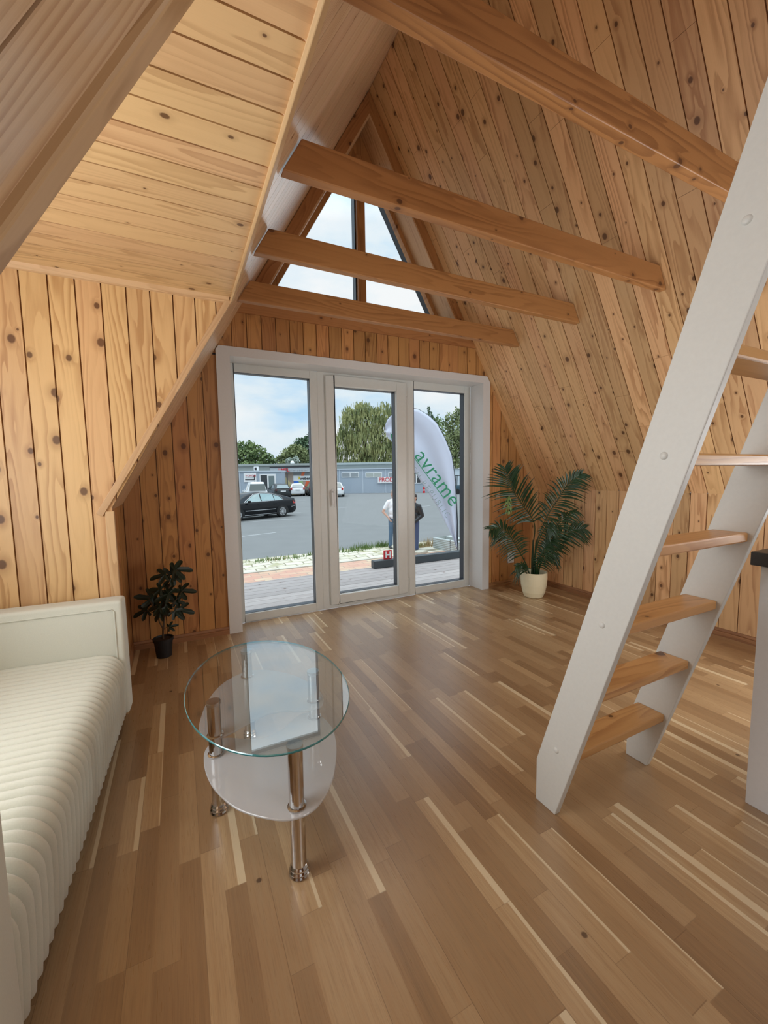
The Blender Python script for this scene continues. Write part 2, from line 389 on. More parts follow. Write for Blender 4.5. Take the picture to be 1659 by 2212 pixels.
# ------------------------------------------------------------------ room shell
def clip_half(poly, a, b, c):
    "keep a*u+b*v<=c"
    o = []
    for i in range(len(poly)):
        p, q = poly[i], poly[(i+1) % len(poly)]
        fp, fq = a*p[0]+b*p[1]-c, a*q[0]+b*q[1]-c
        if fp <= 0: o.append(p)
        if (fp < 0 < fq) or (fq < 0 < fp):
            t = fp/(fp-fq); o.append((p[0]+(q[0]-p[0])*t, p[1]+(q[1]-p[1])*t))
    return o
def planks(name, mp_, back, pieces, pitch, phase, mats, gap=.0062, dep=.013, thick=.03, joints=None):
    "mp_(u,v)->3D point on the visible face; back: unit vector away from the room; boards run along v"
    mb = MB(); back = Vector(back)
    for poly in pieces:
        us = [p[0] for p in poly]; k0 = math.floor((min(us)-phase)/pitch); k1 = math.ceil((max(us)-phase)/pitch)
        for k in range(k0, k1):
            c = clip_half(poly, -1, 0, -(phase+k*pitch+gap/2)); c = clip_half(c, 1, 0, phase+(k+1)*pitch-gap/2) if c else c
            segs = [c]
            if joints and c:
                js = joints(k); segs = []
                for j in js:
                    lo = clip_half(c, 0, 1, j-.0008) if c else []
                    if lo: segs.append(lo)
                    c = clip_half(c, 0, -1, -(j+.0008)) if c else []
                if c: segs.append(c)
            for s in segs:
                if len(s) >= 3:
                    off = 0.0
                    mb.prism([mp_(*p) for p in s], back*dep, 0, [(u, v+off) for u, v in s], back=False)
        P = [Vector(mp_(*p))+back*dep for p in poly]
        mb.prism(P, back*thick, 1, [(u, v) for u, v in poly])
    o = mb.build(name, mats)
    return struct(o)

# front gable: boards run up
def gx(z): return XL+(z-KN)/SLP if z > KN else XL
T0, T1, TZ = .3214, 3.0735, 2.331              # outside of the white casing
I0, I1, IZ = .4243, 2.9803, 2.2578             # opening
def half(z): return (ZA-z)/SLP
WB = 2.74                                       # sill of the upper window
wo_ = .11
pcs = [
 [(XL, 0), (I0-.014, 0), (I0-.014, IZ), (gx(IZ), IZ), (XL, KN)],
 [(I1+.014, 0), (XR, 0), (XR, KN), (2*XA-gx(IZ), IZ), (I1+.014, IZ)],
 [(gx(IZ), IZ+.014), (2*XA-gx(IZ), IZ+.014), (XA+half(WB), WB), (XA-half(WB), WB)],
 [(XA-half(WB), WB), (XA-half(WB)+wo_, WB), (XA, ZA-wo_*SLP), (XA, ZA)],
 [(XA+half(WB)-wo_, WB), (XA+half(WB), WB), (XA, ZA), (XA, ZA-wo_*SLP)]]
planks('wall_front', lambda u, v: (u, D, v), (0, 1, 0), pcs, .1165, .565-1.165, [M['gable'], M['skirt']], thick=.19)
# right knee wall and slope
planks('wall_right', lambda u, v: (XR, u, v), (1, 0, 0), [[(-3.2, 0), (D+.2, 0), (D+.2, KN), (-3.2, KN)][::-1]], .1222, .305, [M['slope'], M['skirt']])
cs_, sn_ = math.cos(math.atan(SLP)), math.sin(math.atan(SLP))
SL = (ZA-KN)/sn_
rj = {}
def joints_r(k):
    random.seed(k*13+5); a = .25+random.random()*1.1 if k % 3 else .9+random.random()*.5
    return [a, a+1.9+random.random()*.6] if k % 4 != 1 else [a+.9]
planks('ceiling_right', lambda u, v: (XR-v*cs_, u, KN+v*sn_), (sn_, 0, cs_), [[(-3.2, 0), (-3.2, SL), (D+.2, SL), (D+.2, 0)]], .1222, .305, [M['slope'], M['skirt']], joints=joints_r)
# left slope with the dormer cut out (dormer y .54..2.6 up to z 2.32)
CH, DY0, DY1 = 2.32, .54, 2.6
vz = (CH-KN)/sn_
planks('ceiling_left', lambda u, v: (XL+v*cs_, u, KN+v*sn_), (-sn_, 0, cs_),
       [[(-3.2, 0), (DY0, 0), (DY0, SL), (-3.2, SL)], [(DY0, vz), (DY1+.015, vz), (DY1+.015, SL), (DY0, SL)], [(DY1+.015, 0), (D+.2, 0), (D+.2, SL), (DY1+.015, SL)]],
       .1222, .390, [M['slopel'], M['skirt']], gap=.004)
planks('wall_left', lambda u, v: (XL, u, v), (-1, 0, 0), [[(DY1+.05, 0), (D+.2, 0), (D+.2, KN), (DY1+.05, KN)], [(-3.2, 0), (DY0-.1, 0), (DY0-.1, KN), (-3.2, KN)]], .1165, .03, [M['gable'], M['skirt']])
# dormer: far cheek, ceiling, near cheek, outer wall with its window opening
DX = -1.30
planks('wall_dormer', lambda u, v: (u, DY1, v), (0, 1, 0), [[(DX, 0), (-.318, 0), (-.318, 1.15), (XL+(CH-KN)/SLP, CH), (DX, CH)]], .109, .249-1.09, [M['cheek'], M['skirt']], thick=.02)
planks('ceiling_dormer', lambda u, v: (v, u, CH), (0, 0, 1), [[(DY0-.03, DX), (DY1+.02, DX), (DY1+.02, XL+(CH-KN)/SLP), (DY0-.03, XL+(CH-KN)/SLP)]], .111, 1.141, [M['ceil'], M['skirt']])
mb = MB(); mb.box((DX, DY0-.03, 0), (XL, DY0-.005, 1.5), 0); mb.box((DX, DY0-.03, 1.5), (XL+(1.5-KN)/SLP, DY0-.005, CH), 0)
struct(mb.build('wall_dormer_near', M['cheek']))
mb = MB(); mb.box((DX-.03, DY0-.03, 0), (DX, DY1+.03, .85)); mb.box((DX-.03, DY0-.03, 2.05), (DX, DY1+.03, CH+.04)); mb.box((DX-.03, DY0-.03, .85), (DX, .72, 2.05)); mb.box((DX-.03, 2.4, .85), (DX, DY1+.03, 2.05))
struct(mb.build('wall_dormer_outer', M['cheek']))
mb = MB(); mb.box((XL-.04, -3.25, 0), (XR+.04, -3.2, 4.7)); struct(mb.build('wall_back', M['gable']))
# loft deck above and behind the camera
mb = MB(); mb.box((XA-half(2.50)+.01, -3.2, 2.50), (XA+half(2.50)-.01, .22, 2.60), ax=1); struct(mb.build('ceiling_loft', M['beam']))
# ridge block closing the two slopes
mb = MB(); mb.prism([(XA-.25, -3.2, ZA+.03), (XA, -3.2, ZA-.004), (XA+.25, -3.2, ZA+.03), (XA, -3.2, ZA+.25)], (0, D+3.5, 0)); struct(mb.build('ceiling_ridge', M['skirt']))
# floor
mb = MB(); x0, x1, y0, y1 = DX-.05, XR+.05, -3.25, D+.19
mb.face([(x0, y0, 0), (x1, y0, 0), (x1, y1, 0), (x0, y1, 0)], [(x0, y0), (x1, y0), (x1, y1), (x0, y1)])
mb.box((x0, y0, -.12), (x1, y1, -.002)); struct(mb.build('floor', M['floor']))

# corner boards of the dormer
def bar(path_a, path_b, ex, ey, mat, name, bevel=.003, lab=None):
    A, B = Vector(path_a), Vector(path_b); ex, ey = Vector(ex), Vector(ey); mb = MB()
    P = [A, A+ex, A+ex+ey, A+ey, B, B+ex, B+ex+ey, B+ey]; mb.hexa([Vector(p) for p in P], ax=2)
    o = mb.build(name, mat, weld=True, bevel=bevel); o['kind'] = 'structure'
    if lab: o['label'] = lab
    return o
nin = Vector((sn_, 0, -cs_))                    # left slope's normal into the room
sd = Vector((cs_, 0, sn_))
pb = Vector((XL, DY1-.016, KN)); pt = pb+sd*vz
bar(pb+sd*.0+Vector((0, .014, 0)), pt+sd*.02+Vector((0, .014, 0)), Vector((0, .034, 0)), nin*.012, M['trim'], 'trim_1', .0008)
bar(pb+sd*.0-nin*.020, pt+sd*.01-nin*.020, Vector((0, .0145, 0)), nin*.032, M['trim'], 'trim_2', .0015)
bar(Vector((-.350, DY1-.012, 0)), Vector((-.350, DY1-.012, 1.13)), Vector((.04, 0, 0)), Vector((0, .03, 0)), M['trim'], 'trim_3')
# board along the joint of dormer ceiling and slope
vp = Vector((XL+(CH-KN)/SLP, 0, CH))
A = vp+Vector((0, DY0, 0)); B = vp+Vector((0, DY1+.04, 0))
bar(A+nin*.0-sd*.014, B-sd*.014, nin*.014, sd*.055, M['trim'], 'trim_4')
# cornice strip between dormer ceiling and cheek
mb = MB(); mb.prism([(DX, DY1-.028, CH), (DX, DY1-.024, CH-.012), (DX, DY1-.012, CH-.024), (DX, DY1, CH-.028), (DX, DY1, CH)], (vp.x-.01-DX, 0, 0), 0,
                    [(0, 0), (.01, 0), (.02, 0), (.03, 0), (.04, 0)])
for i, f in enumerate(mb.uv): mb.uv[i] = [(p[1]*3+p[2], p[0]) for p in [mb.v[k] for k in mb.f[i]]]
struct(mb.build('trim_5', M['trim']))
# near jamb of the dormer: rounded corner board
pb = Vector((XL, DY0-.053, KN)); pn = MB()
pr = [(0, -.003), (.0, .007), (.002, .0095), (.005, .0105), (.034, .0105), (.037, .008), (.038, -.002), (.038, -.05), (.02, -.05), (.02, -.003)]
A0 = pb-sd*.3; L0 = 1.9
P = [A0+Vector((0, a, 0))+nin*b for a, b in pr]; Q = [p+sd*L0 for p in P]
for i in range(len(P)):
    j = (i+1) % len(P); pn.face([P[i], P[j], Q[j], Q[i]], [(i*.013, 0), ((i+1)*.013, 0), ((i+1)*.013, L0), (i*.013, L0)], 0, False)
struct(pn.build('trim_6', M['trim'], weld=True))

# skirting
def skirt(name, a, b, inn):
    a, b, inn = Vector(a), Vector(b), Vector(inn); mb = MB()
    prof = [(0, 0), (.016, 0), (.016, .030), (.011, .036), (.014, .044), (.009, .052), (.006, .060), (0, .062)]
    P = [a+inn*q+Vector((0, 0, z)) for q, z in prof]; Q = [b+inn*q+Vector((0, 0, z)) for q, z in prof]; L = (b-a).length
    for i in range(len(P)-1): mb.face([P[i], P[i+1], Q[i+1], Q[i]], [(i*.01, 0), (i*.01+.01, 0), (i*.01+.01, L), (i*.01, L)])
    mb.face(P[::-1]); mb.face(Q); struct(mb.build(name, M['skirt']))
skirt('baseboard_front', (XL, D, 0), (T0, D, 0), (0, -1, 0)); skirt('baseboard_front_right', (T1-.02, D, 0), (XR, D, 0), (0, -1, 0))
skirt('baseboard_right', (XR, D, 0), (XR, -3.2, 0), (-1, 0, 0)); skirt('baseboard_left', (XL, DY1, 0), (XL, D, 0), (1, 0, 0))
# horizontal board over the door planks and boards round the upper window
mb = MB(); z0, z1 = 2.605, 2.735
mb.prism([(XA-half(z0)+.0, D-.016, z0), (XA+half(z0), D-.016, z0), (XA+half(z1), D-.016, z1), (XA-half(z1), D-.016, z1)], (0, .016, 0))
for i in range(len(mb.uv)): mb.uv[i] = [(mb.v[k][2]+mb.v[k][1], mb.v[k][0]) for k in mb.f[i]]
struct(mb.build('trim_7', M['beam']))
for s, nm in ((-1, 'trim_8'), (1, 'trim_9')):
    a0 = Vector((XA+s*(half(WB)-.004), D-.014, WB)); a1 = Vector((XA+s*(half(WB)-wo_), D-.014, WB))
    b1 = Vector((XA, D-.014, ZA-wo_*SLP)); b0 = Vector((XA, D-.014, ZA-.007))
    q = [a0, a1, b1, b0]; q = q if s < 0 else q[::-1]
    mb = MB(); mb.prism(q, (0, .014, 0)); dd = Vector((-s*cs_, 0, sn_)); nn = Vector((sn_, 0, s*cs_))
    for i in range(len(mb.uv)): mb.uv[i] = [(Vector(mb.v[k]).dot(nn)+mb.v[k][1], Vector(mb.v[k]).dot(dd)) for k in mb.f[i]]
    struct(mb.build(nm, M['beam']))
# reveal lining of the upper window
mb = MB(); LINZ = ZA-wo_*SLP
for s in (-1, 1):
    a = Vector((XA+s*(half(WB)-wo_), D-.014, WB)); b = Vector((XA, D-.014, LINZ)); t = Vector((-s*.012/sn_, 0, 0))
    P = [a, a+t, a+t+Vector((0, .23, 0)), a+Vector((0, .23, 0))]; Q = [b, b+Vector((0, 0, -.03)), b+Vector((0, .23, -.03)), b+Vector((0, .23, 0))]
    mb.hexa([Vector(p) for p in P+Q], ax=2)
mb.box((XA-half(WB)+wo_, D-.014, WB-.012), (XA+half(WB)-wo_, D+.22, WB), ax=0)
struct(mb.build('trim_10', M['trim']))

# white casing and reveal of the glazed door
mb = MB(); q = .018
cutL = XL+(TZ-KN)/SLP+.004; cutR = 2*XA-cutL
zc = lambda x: KN+(x-XL)*SLP
mb.prism([(T0, D-q, 0), (I0, D-q, 0), (I0, D-q, IZ), (T0, D-q, min(TZ, zc(T0)-.01))], (0, q, 0))
mb.prism([(I1, D-q, 0), (T1, D-q, 0), (T1, D-q, KN+(XR-T1)*SLP-.01), (I1, D-q, IZ)], (0, q, 0))
mb.prism([(T0, D-q, zc(T0)-.01), (I0, D-q, IZ), (I1, D-q, IZ), (T1, D-q, KN+(XR-T1)*SLP-.01), (cutR-.005, D-q, TZ), (cutL+.005, D-q, TZ)], (0, q, 0))
struct(mb.build('trim_11', M['white']))
mb = MB(); e = .012
mb.box((I0-e, D, 0), (I0, D+.2, IZ+e)); mb.box((I1, D, 0), (I1+e, D+.2, IZ+e)); mb.box((I0, D, IZ), (I1, D+.2, IZ+e))
struct(mb.build('trim_12', M['white']))

def frame_xz(mb, ox0, ox1, oz0, oz1, ix0, ix1, iz0, iz1, ya, yb, m=0):
    mb.box((ox0, ya, oz0), (ix0, yb, oz1), m); mb.box((ix1, ya, oz0), (ox1, yb, oz1), m)
    mb.box((ix0, ya, oz0), (ix1, yb, iz0), m); mb.box((ix0, ya, iz1), (ix1, yb, oz1), m)
Y2 = D+.20
def glazing(root, x0, x1, z0, z1, yy):
    mb = MB(); e = .006      # dark outer frame, seals and steel spacer
    frame_xz(mb, x0-.03, x1+.03, z0-.03, z1+.03, x0, x1, z0, z1, yy+.034, yy+.095); mb.build('outer_frame', M['anth'], root)
    mb = MB(); frame_xz(mb, x0-.01, x1+.01, z0-.01, z1+.01, x0+.003, x1-.003, z0+.003, z1-.003, yy+.018, yy+.033); mb.build('seal', M['anth'], root)
    mb = MB(); mb.box((x0-.005, yy+.022, z0-.005), (x1+.005, yy+.027, z1+.005)); mb.build('pane', M['win'], root)
for nm, xa, xb, g0, g1, zb, zt, lab in (('window_1', I0, 1.207, .475, 1.137, .076, 2.190, None), ('window_2', 2.175, I1, 2.243, 2.903, .076, 2.184, None)):
    r = struct(empty(nm, (0, 0, 0)))
    mb = MB(); frame_xz(mb, xa, xb, 0, IZ, g0, g1, zb, zt, Y2, Y2+.03); mb.build('window_frame', M['pvc'], r, weld=True, bevel=.003)
    mb = MB(); frame_xz(mb, xa, xb, 0, IZ, g0-.012, g1+.012, zb-.012, zt+.012, Y2+.03, Y2+.07); mb.build('frame_core', M['pvc'], r)
    glazing(r, g0, g1, zb, zt, Y2)
d1 = struct(empty('door_1', (0, 0, 0)))
mb = MB(); frame_xz(mb, 1.207, 2.175, 0, IZ, 1.287, 2.133, .045, 2.221, Y2, Y2+.07); mb.build('door_frame', M['pvc'], d1)
mb = MB(); frame_xz(mb, 1.278, 2.142, .037, 2.229, 1.365, 2.030, .130, 2.136, Y2-.022, Y2+.03); mb.build('door_sash', M['pvc'], d1, weld=True, bevel=.006)
glazing(d1, 1.365, 2.030, .130, 2.136, Y2)
mb = MB(); mb.box((1.308, Y2-.030, 1.02), (1.336, Y2-.022, 1.17)); hp = mb.build('handle_plate', M['white'], d1, weld=True, bevel=.003)
mb = MB(); mb.tube([(1.322, Y2-.028, 1.145), (1.322, Y2-.062, 1.145), (1.323, Y2-.068, 1.125), (1.327, Y2-.066, 1.00)], [.009, .009, .0105, .008], 12); mb.build('door_handle', M['white'], hp)
for z in (.16, 2.14):
    mb = MB(); mb.tube([(2.142+.008, Y2-.010, z-.045), (2.142+.008, Y2-.010, z+.045)], .008, 10); mb.build('hinge', M['pvc'], d1)
# upper triangular window
r3 = struct(empty('window_3', (0, 0, 0)))
def tri(off, z): return half(z)-off
mb = MB(); yy = Y2; gb = 2.80
GL = lambda z: (4.362-z)/SLP                    # half width of glass
LH = lambda z: (LINZ-z)/SLP
for s in (-1, 1):
    a0 = Vector((XA+s*LH(WB), yy, WB)); a1 = Vector((XA+s*GL(gb), yy, gb)); b1 = Vector((XA, yy, 4.362)); b0 = Vector((XA, yy, LINZ))
    a2 = Vector((XA+s*GL(WB), yy, WB))
    q = [a0, a2, b1, b0]; q = q if s < 0 else q[::-1]; mb.prism(q, (0, .06, 0))
mb.box((XA-LH(WB)+.02, yy, WB), (XA+LH(WB)-.02, yy+.06, gb)); mb.box((1.640, yy-.006, gb), (1.722, yy+.06, 4.26))
mb.prism([(XA-GL(4.15), yy, 4.15), (XA+GL(4.15), yy, 4.15), (XA, yy, 4.362)], (0, .05, 0))
mb.build('window_frame', M['beam'], r3)
mb = MB(); mb.prism([(XA-GL(gb), yy+.024, gb), (XA+GL(gb), yy+.024, gb), (XA, yy+.024, 4.362)], (0, .004, 0)); mb.build('pane', M['win'], r3)
mb = MB()
for s in (-1, 1):
    a0 = Vector((XA+s*(GL(WB)+.02), yy+.06, WB)); a1 = Vector((XA+s*GL(WB), yy+.06, WB)); b1 = Vector((XA, yy+.06, 4.362)); b0 = Vector((XA, yy+.06, 4.40))
    q = [a0, a1, b1, b0]; q = q if s < 0 else q[::-1]; mb.prism(q, (0, .07, 0))
mb.box((1.628, yy+.03, gb), (1.642, yy+.10, 4.2)); mb.build('outer_frame', M['anth'], r3)
# outer verge and roof edges seen through the panes
mb = MB(); mb.box((XL-.2, D+.21, -.5), (XL, D+.24, KN)); struct(mb.build('wall_outer_left', M['anth']))

# ------------------------------------------------------------------ collar beams
labs = ['pine collar beam nearest the camera, running to the top right of the picture', 'pine collar beam crossing just above the top of the triangular window pane',
        'pine collar beam crossing the middle of the triangular window', 'pine collar beam nearest the glazed wall, along the window bottom']
BZ = 2.483
for (ya, yb), lb in zip(((1.012, 1.062), (1.695, 1.743), (2.348, 2.397), (3.000, 3.050)), labs):
    h = .138; zt = BZ+h
    xa0, xb0 = XA-half(BZ)+.006, XA+half(BZ)-.004; xa1, xb1 = XA-half(zt)+.006, XA+half(zt)-.004
    P = [(xa0, ya, BZ), (xb0, ya, BZ), (xb0, yb, BZ), (xa0, yb, BZ), (xa1, ya, zt), (xb1, ya, zt), (xb1, yb, zt), (xa1, yb, zt)]
    mb = MB(); mb.hexa([Vector(p)-Vector((XA, ya, BZ)) for p in P], ax=0)
    o = mb.build('ceiling_beam', M['beam'], weld=True, bevel=.004); o.location = (XA, ya, BZ)
    tag(o, lb, 'beam', 'collar beams across the room')

# ------------------------------------------------------------------ ladder
lad = thing('ladder', 'white loft ladder with flat pine rungs leaning towards the camera', 'ladder', (1.51, 1.07, 0))
def side(x, parent):
    mb = MB(); k = .3062
    pr = [(1.021, 0), (1.114, 0), (1.114, .170), (1.166-k*2.55, 2.55), (1.021-k*2.55, 2.55)]
    mb.prism([Vector((x, y, z))-lad.location for y, z in pr], (.027, 0, 0))
    return mb.build('ladder_side', M['ladder'], parent, weld=True, bevel=.003)
sL = side(1.214, lad); sR = side(1.784, lad)
for i in range(9):
    zt = .275+.2675*i; yn = 1.041-.3062*zt
    mb = MB(); o0 = lad.location
    mb.box(Vector((1.241, yn, zt-.034))-o0, Vector((1.784, yn+.112, zt))-o0, ax=0, uo=i*.37)
    rg = mb.build('ladder_rung', M['step'], lad, weld=True, bevel=.006)
for y, z in ((1.02, .262), (.854, .80), (.685, 1.34), (.525, 1.875)):
    mb = MB(); prof = [(0, .006), (.006, .0055), (.010, .003), (.0115, 0)]
    R = [[Vector((1.214-h, y+r*math.cos(a*PI/8), z+r*math.sin(a*PI/8)))-lad.location for a in range(16)] for r, h in prof]
    for i in range(3):
        for j in range(16): mb.face([R[i][j], R[i+1][j], R[i+1][(j+1) % 16], R[i][(j+1) % 16]][::1], None, 0, True)
    mb.build('screw_cap', M['ladder'], sL, weld=True)

# ------------------------------------------------------------------ kitchen counter at the right edge
kt = thing('kitchen_counter', 'white kitchen counter end with a black worktop at right edge', 'counter', (2.22, .1, 0))
o0 = kt.location
mb = MB(); mb.box(Vector((1.920, -1.3, 0))-o0, Vector((2.52, .722, .940))-o0); mb.build('side_panel', M['white'], kt, weld=True, bevel=.002)
mb = MB(); mb.box(Vector((1.906, -1.3, .941))-o0, Vector((2.54, .750, .992))-o0); mb.build('worktop', M['granite'], kt, weld=True, bevel=.003)

# ------------------------------------------------------------------ sofa
SA = math.radians(-2.9)
sofa = thing('sofa', 'cream velvet two-seat sofa with ribbed seat and block arms', 'sofa', (-.322, 1.765, 0), SA)
# local: x=0 is the seat front, -x to the back, y along the sofa
SY0, SY1 = -.712, .655
def ribseat(parent):
    mb = MB(); pitch = .0417; sub = 10; nr = int(round((SY1-SY0)/pitch)); ny = nr*sub
    prof = []
    for i in range(13): prof.append((-.80+.70*i/12, .425+.005*math.sin(i/12*PI), 0, 1))
    R = .10
    for i in range(1, 9):
        a = PI/2*i/8; prof.append((-.10+R*math.sin(a), .325+R*math.cos(a), math.sin(a), math.cos(a)))
    for i in range(1, 6): prof.append((0-.012*(i/5)**2, .325-.235*i/5, 1, 0))
    prof.append((-.03, .075, .5, -.86)); 
    V = []
    for j in range(ny+1):
        y = SY0+(SY1-SY0)*j/ny; t = (j/sub) % 1; w = abs(math.sin(PI*t))
        b = (w**.5)
        row = []
        for k, (x, z, nx, nz) in enumerate(prof):
            dep = .007 if k < 8 else (.014 if k < 12 else .030)
            if k >= 24: dep = .012
            h = dep*(b-1)*1.6
            row.append(Vector((x+nx*h, y, z+nz*h)))
        V.append(row)
    for j in range(ny):
        for k in range(len(prof)-1):
            mb.face([V[j][k], V[j][k+1], V[j+1][k+1], V[j+1][k]], None, 0, True)
    mb.face([p for p in V[0]][::1]); mb.face([p for p in V[-1]][::-1])
    o = mb.build('seat', M['sofa'], parent, weld=False)
    me = o.data; bm = bmesh.new(); bm.from_mesh(me); bmesh.ops.remove_doubles(bm, verts=bm.verts, dist=1e-6); bm.to_mesh(me); bm.free()
    return o
ribseat(sofa)
def rbox(a, b, name, mat, parent, bev, seg=4):
    mb = MB(); mb.box(a, b); o = mb.build(name, mat, parent, weld=True, bevel=bev); o.modifiers[0].segments = seg
    for p in o.data.polygons: p.use_smooth = True
    o.modifiers[0].harden_normals = False
    return o
for a, b in ((SY1, SY1+.115), (SY0-.115, SY0)):
    ar = rbox((-.86, a, .085), (.004, b, .688), 'armrest', M['sofa'], sofa, .018)
    yi = a-.003 if a > 0 else b+.003
    mb = MB(); mb.tube([(-.85, yi, .648), (-.045, yi, .648), (-.032, yi, .635), (-.032, yi, .10)], .0032, 8); mb.build('piping', M['sofa'], ar)
rbox((-.90, SY0-.115, .055), (-.78, SY1+.115, .80), 'backrest', M['sofa'], sofa, .03)
rbox((-.79, SY0, .07), (-.05, SY1, .30), 'sofa_base', M['sofa'], sofa, .01)
for x in (-.84, -.07):
    for y in (SY0-.05, SY1+.05):
        mb = MB(); mb.lathe([(0, 0), (.018, 0), (.022, .06), (0, .06)], (x, y, 0), 16); mb.build('leg', M['black'], sofa)

# ------------------------------------------------------------------ coffee table
TC = Vector((.283, 1.668, 0)); TA = math.radians(1.5)
tb = thing('coffee_table', 'oval glass coffee table with two frosted shelves and chrome legs', 'table', TC, TA)
def lw(x, y):
    v = Vector((x, y, 0))-TC; return Matrix.Rotation(-TA, 3, 'Z') @ v
def slab(mb, pts, z0, z1, r=.002, mtop=0, mside=1):
    n = len(pts); c = sum((Vector((*p, 0)) for p in pts), Vector())/n
    def ring(off, z): 
        o = []
        for i, p in enumerate(pts):
            a = Vector((*pts[i-1], 0)); b = Vector((*pts[(i+1) % n], 0)); t = (b-a).normalized(); nn = Vector((t.y, -t.x, 0)); o.append(Vector((*p, z))+nn*off)
        return o
    rg = [ring(-r, z0), ring(0, z0+r), ring(0, z1-r), ring(-r, z1)]
    mb.face(rg[3], None, mtop); mb.face(rg[0][::-1], None, mtop)
    for i in range(3):
        for j in range(n):
            q = (j+1) % n; mb.face([rg[i][j], rg[i][q], rg[i+1][q], rg[i+1][j]], None, mside, True)
mb = MB(); slab(mb, [(.306*math.cos(2*PI*i/96), .472*math.sin(2*PI*i/96)) for i in range(96)], .450, .458, .0022)
mb.build('glass_top', [M['tglass'], M['tedge']], tb)
def smooth_closed(P, k=8):
    o = []; n = len(P)
    for i in range(n):
        p0, p1, p2, p3 = P[i-1], P[i], P[(i+1) % n], P[(i+2) % n]
        for j in range(k):
            t = j/k
            o.append(tuple(.5*((2*p1[c])+(-p0[c]+p2[c])*t+(2*p0[c]-5*p1[c]+4*p2[c]-p3[c])*t*t+(-p0[c]+3*p1[c]-3*p2[c]+p3[c])*t**3) for c in (0, 1)))
    return o
up = [(.027, 1.76), (.026, 1.69), (.045, 1.635), (.075, 1.617), (.127, 1.625), (.199, 1.660), (.285, 1.690), (.370, 1.675), (.440, 1.640), (.500, 1.640), (.530, 1.70), (.532, 1.79), (.500, 1.90), (.440, 2.01), (.352, 2.098), (.265, 2.125), (.176, 2.085), (.110, 2.01), (.060, 1.90)]
lo = [(.032, 1.627), (.036, 1.54), (.060, 1.439), (.115, 1.325), (.197, 1.240), (.270, 1.200), (.345, 1.212), (.423, 1.290), (.480, 1.400), (.515, 1.50), (.530, 1.60), (.515, 1.69), (.470, 1.745), (.410, 1.735), (.350, 1.685), (.270, 1.655), (.190, 1.685), (.130, 1.725), (.080, 1.735), (.043, 1.69)]
for nm, pts, z in (('shelf', up, .312), ('shelf', lo, .236)):
    P = [(lw(*p).x, lw(*p).y) for p in smooth_closed(pts)]
    if sum(P[i-1][0]*P[i][1]-P[i][0]*P[i-1][1] for i in range(len(P))) < 0: P = P[::-1]
    mb = MB(); slab(mb, P, z-.008, z, .002, 0, 0); o = mb.build(nm, M['milk'], tb)
for (x, y), shelves in (((.077, 1.640), (.312, .236)), ((.289, 1.244), (.236,)), ((.486, 1.698), (.312, .236)), ((.258, 2.066), (.312,))):
    p = lw(x, y); mb = MB(); r = .0245
    mb.tube([p+Vector((0, 0, .03)), p+Vector((0, 0, .436))], r, 28)
    lg = mb.build('leg', M['chrome'], tb)
    mb = MB(); mb.lathe([(0, .4495), (r+.0015, .4495), (r+.002, .447), (r+.002, .437), (r, .435), (0, .435)][::-1], p, 28); mb.build('cap', M['chromecap'], lg)
    mb = MB(); mb.lathe([(0, 0), (.031, 0), (.034, .006), (.031, .012), (.033, .018), (.029, .024), (.030, .030), (.026, .036), (r, .038), (0, .038)], p, 28); mb.build('foot', M['chrome'], lg)
    for z in shelves:
        mb = MB(); mb.lathe([(r, .001), (.030, .001), (.0305, .004), (r, .006)], p+Vector((0, 0, z)), 28); mb.build('collar', M['chrome'], lg)

# ------------------------------------------------------------------ palm in a cream pot
pp_ = Vector((3.29, 3.10, 0))
palm = thing('potted_palm', 'tall green palm in a cream pot beside the glazed wall', 'plant', pp_)
mb = MB(); mb.lathe([(0, 0), (.079, 0), (.094, .006), (.114, .055), (.129, .13), (.134, .20), (.133, .261), (.131, .264), (.126, .264), (.125, .19), (0, .19)], (0, 0, 0), 48); mb.build('pot', M['potc'], palm)
mb = MB(); mb.lathe([(.113, .192), (.08, .197), (0, .199)], (0, 0, 0), 32); mb.build('soil', M['soil'], palm)
def bez(P, n):
    "catmull-rom through the points"
    o = []; Q = [P[0]*2-P[1]]+list(P)+[P[-1]*2-P[-2]]
    for i in range(1, len(Q)-2):
        for j in range(n):
            t = j/n; p0, p1, p2, p3 = Q[i-1:i+3]
            o.append(.5*((2*p1)+(-p0+p2)*t+(2*p0-5*p1+4*p2-p3)*t*t+(-p0+3*p1-3*p2+p3)*t**3))
    o.append(P[-1]); return o
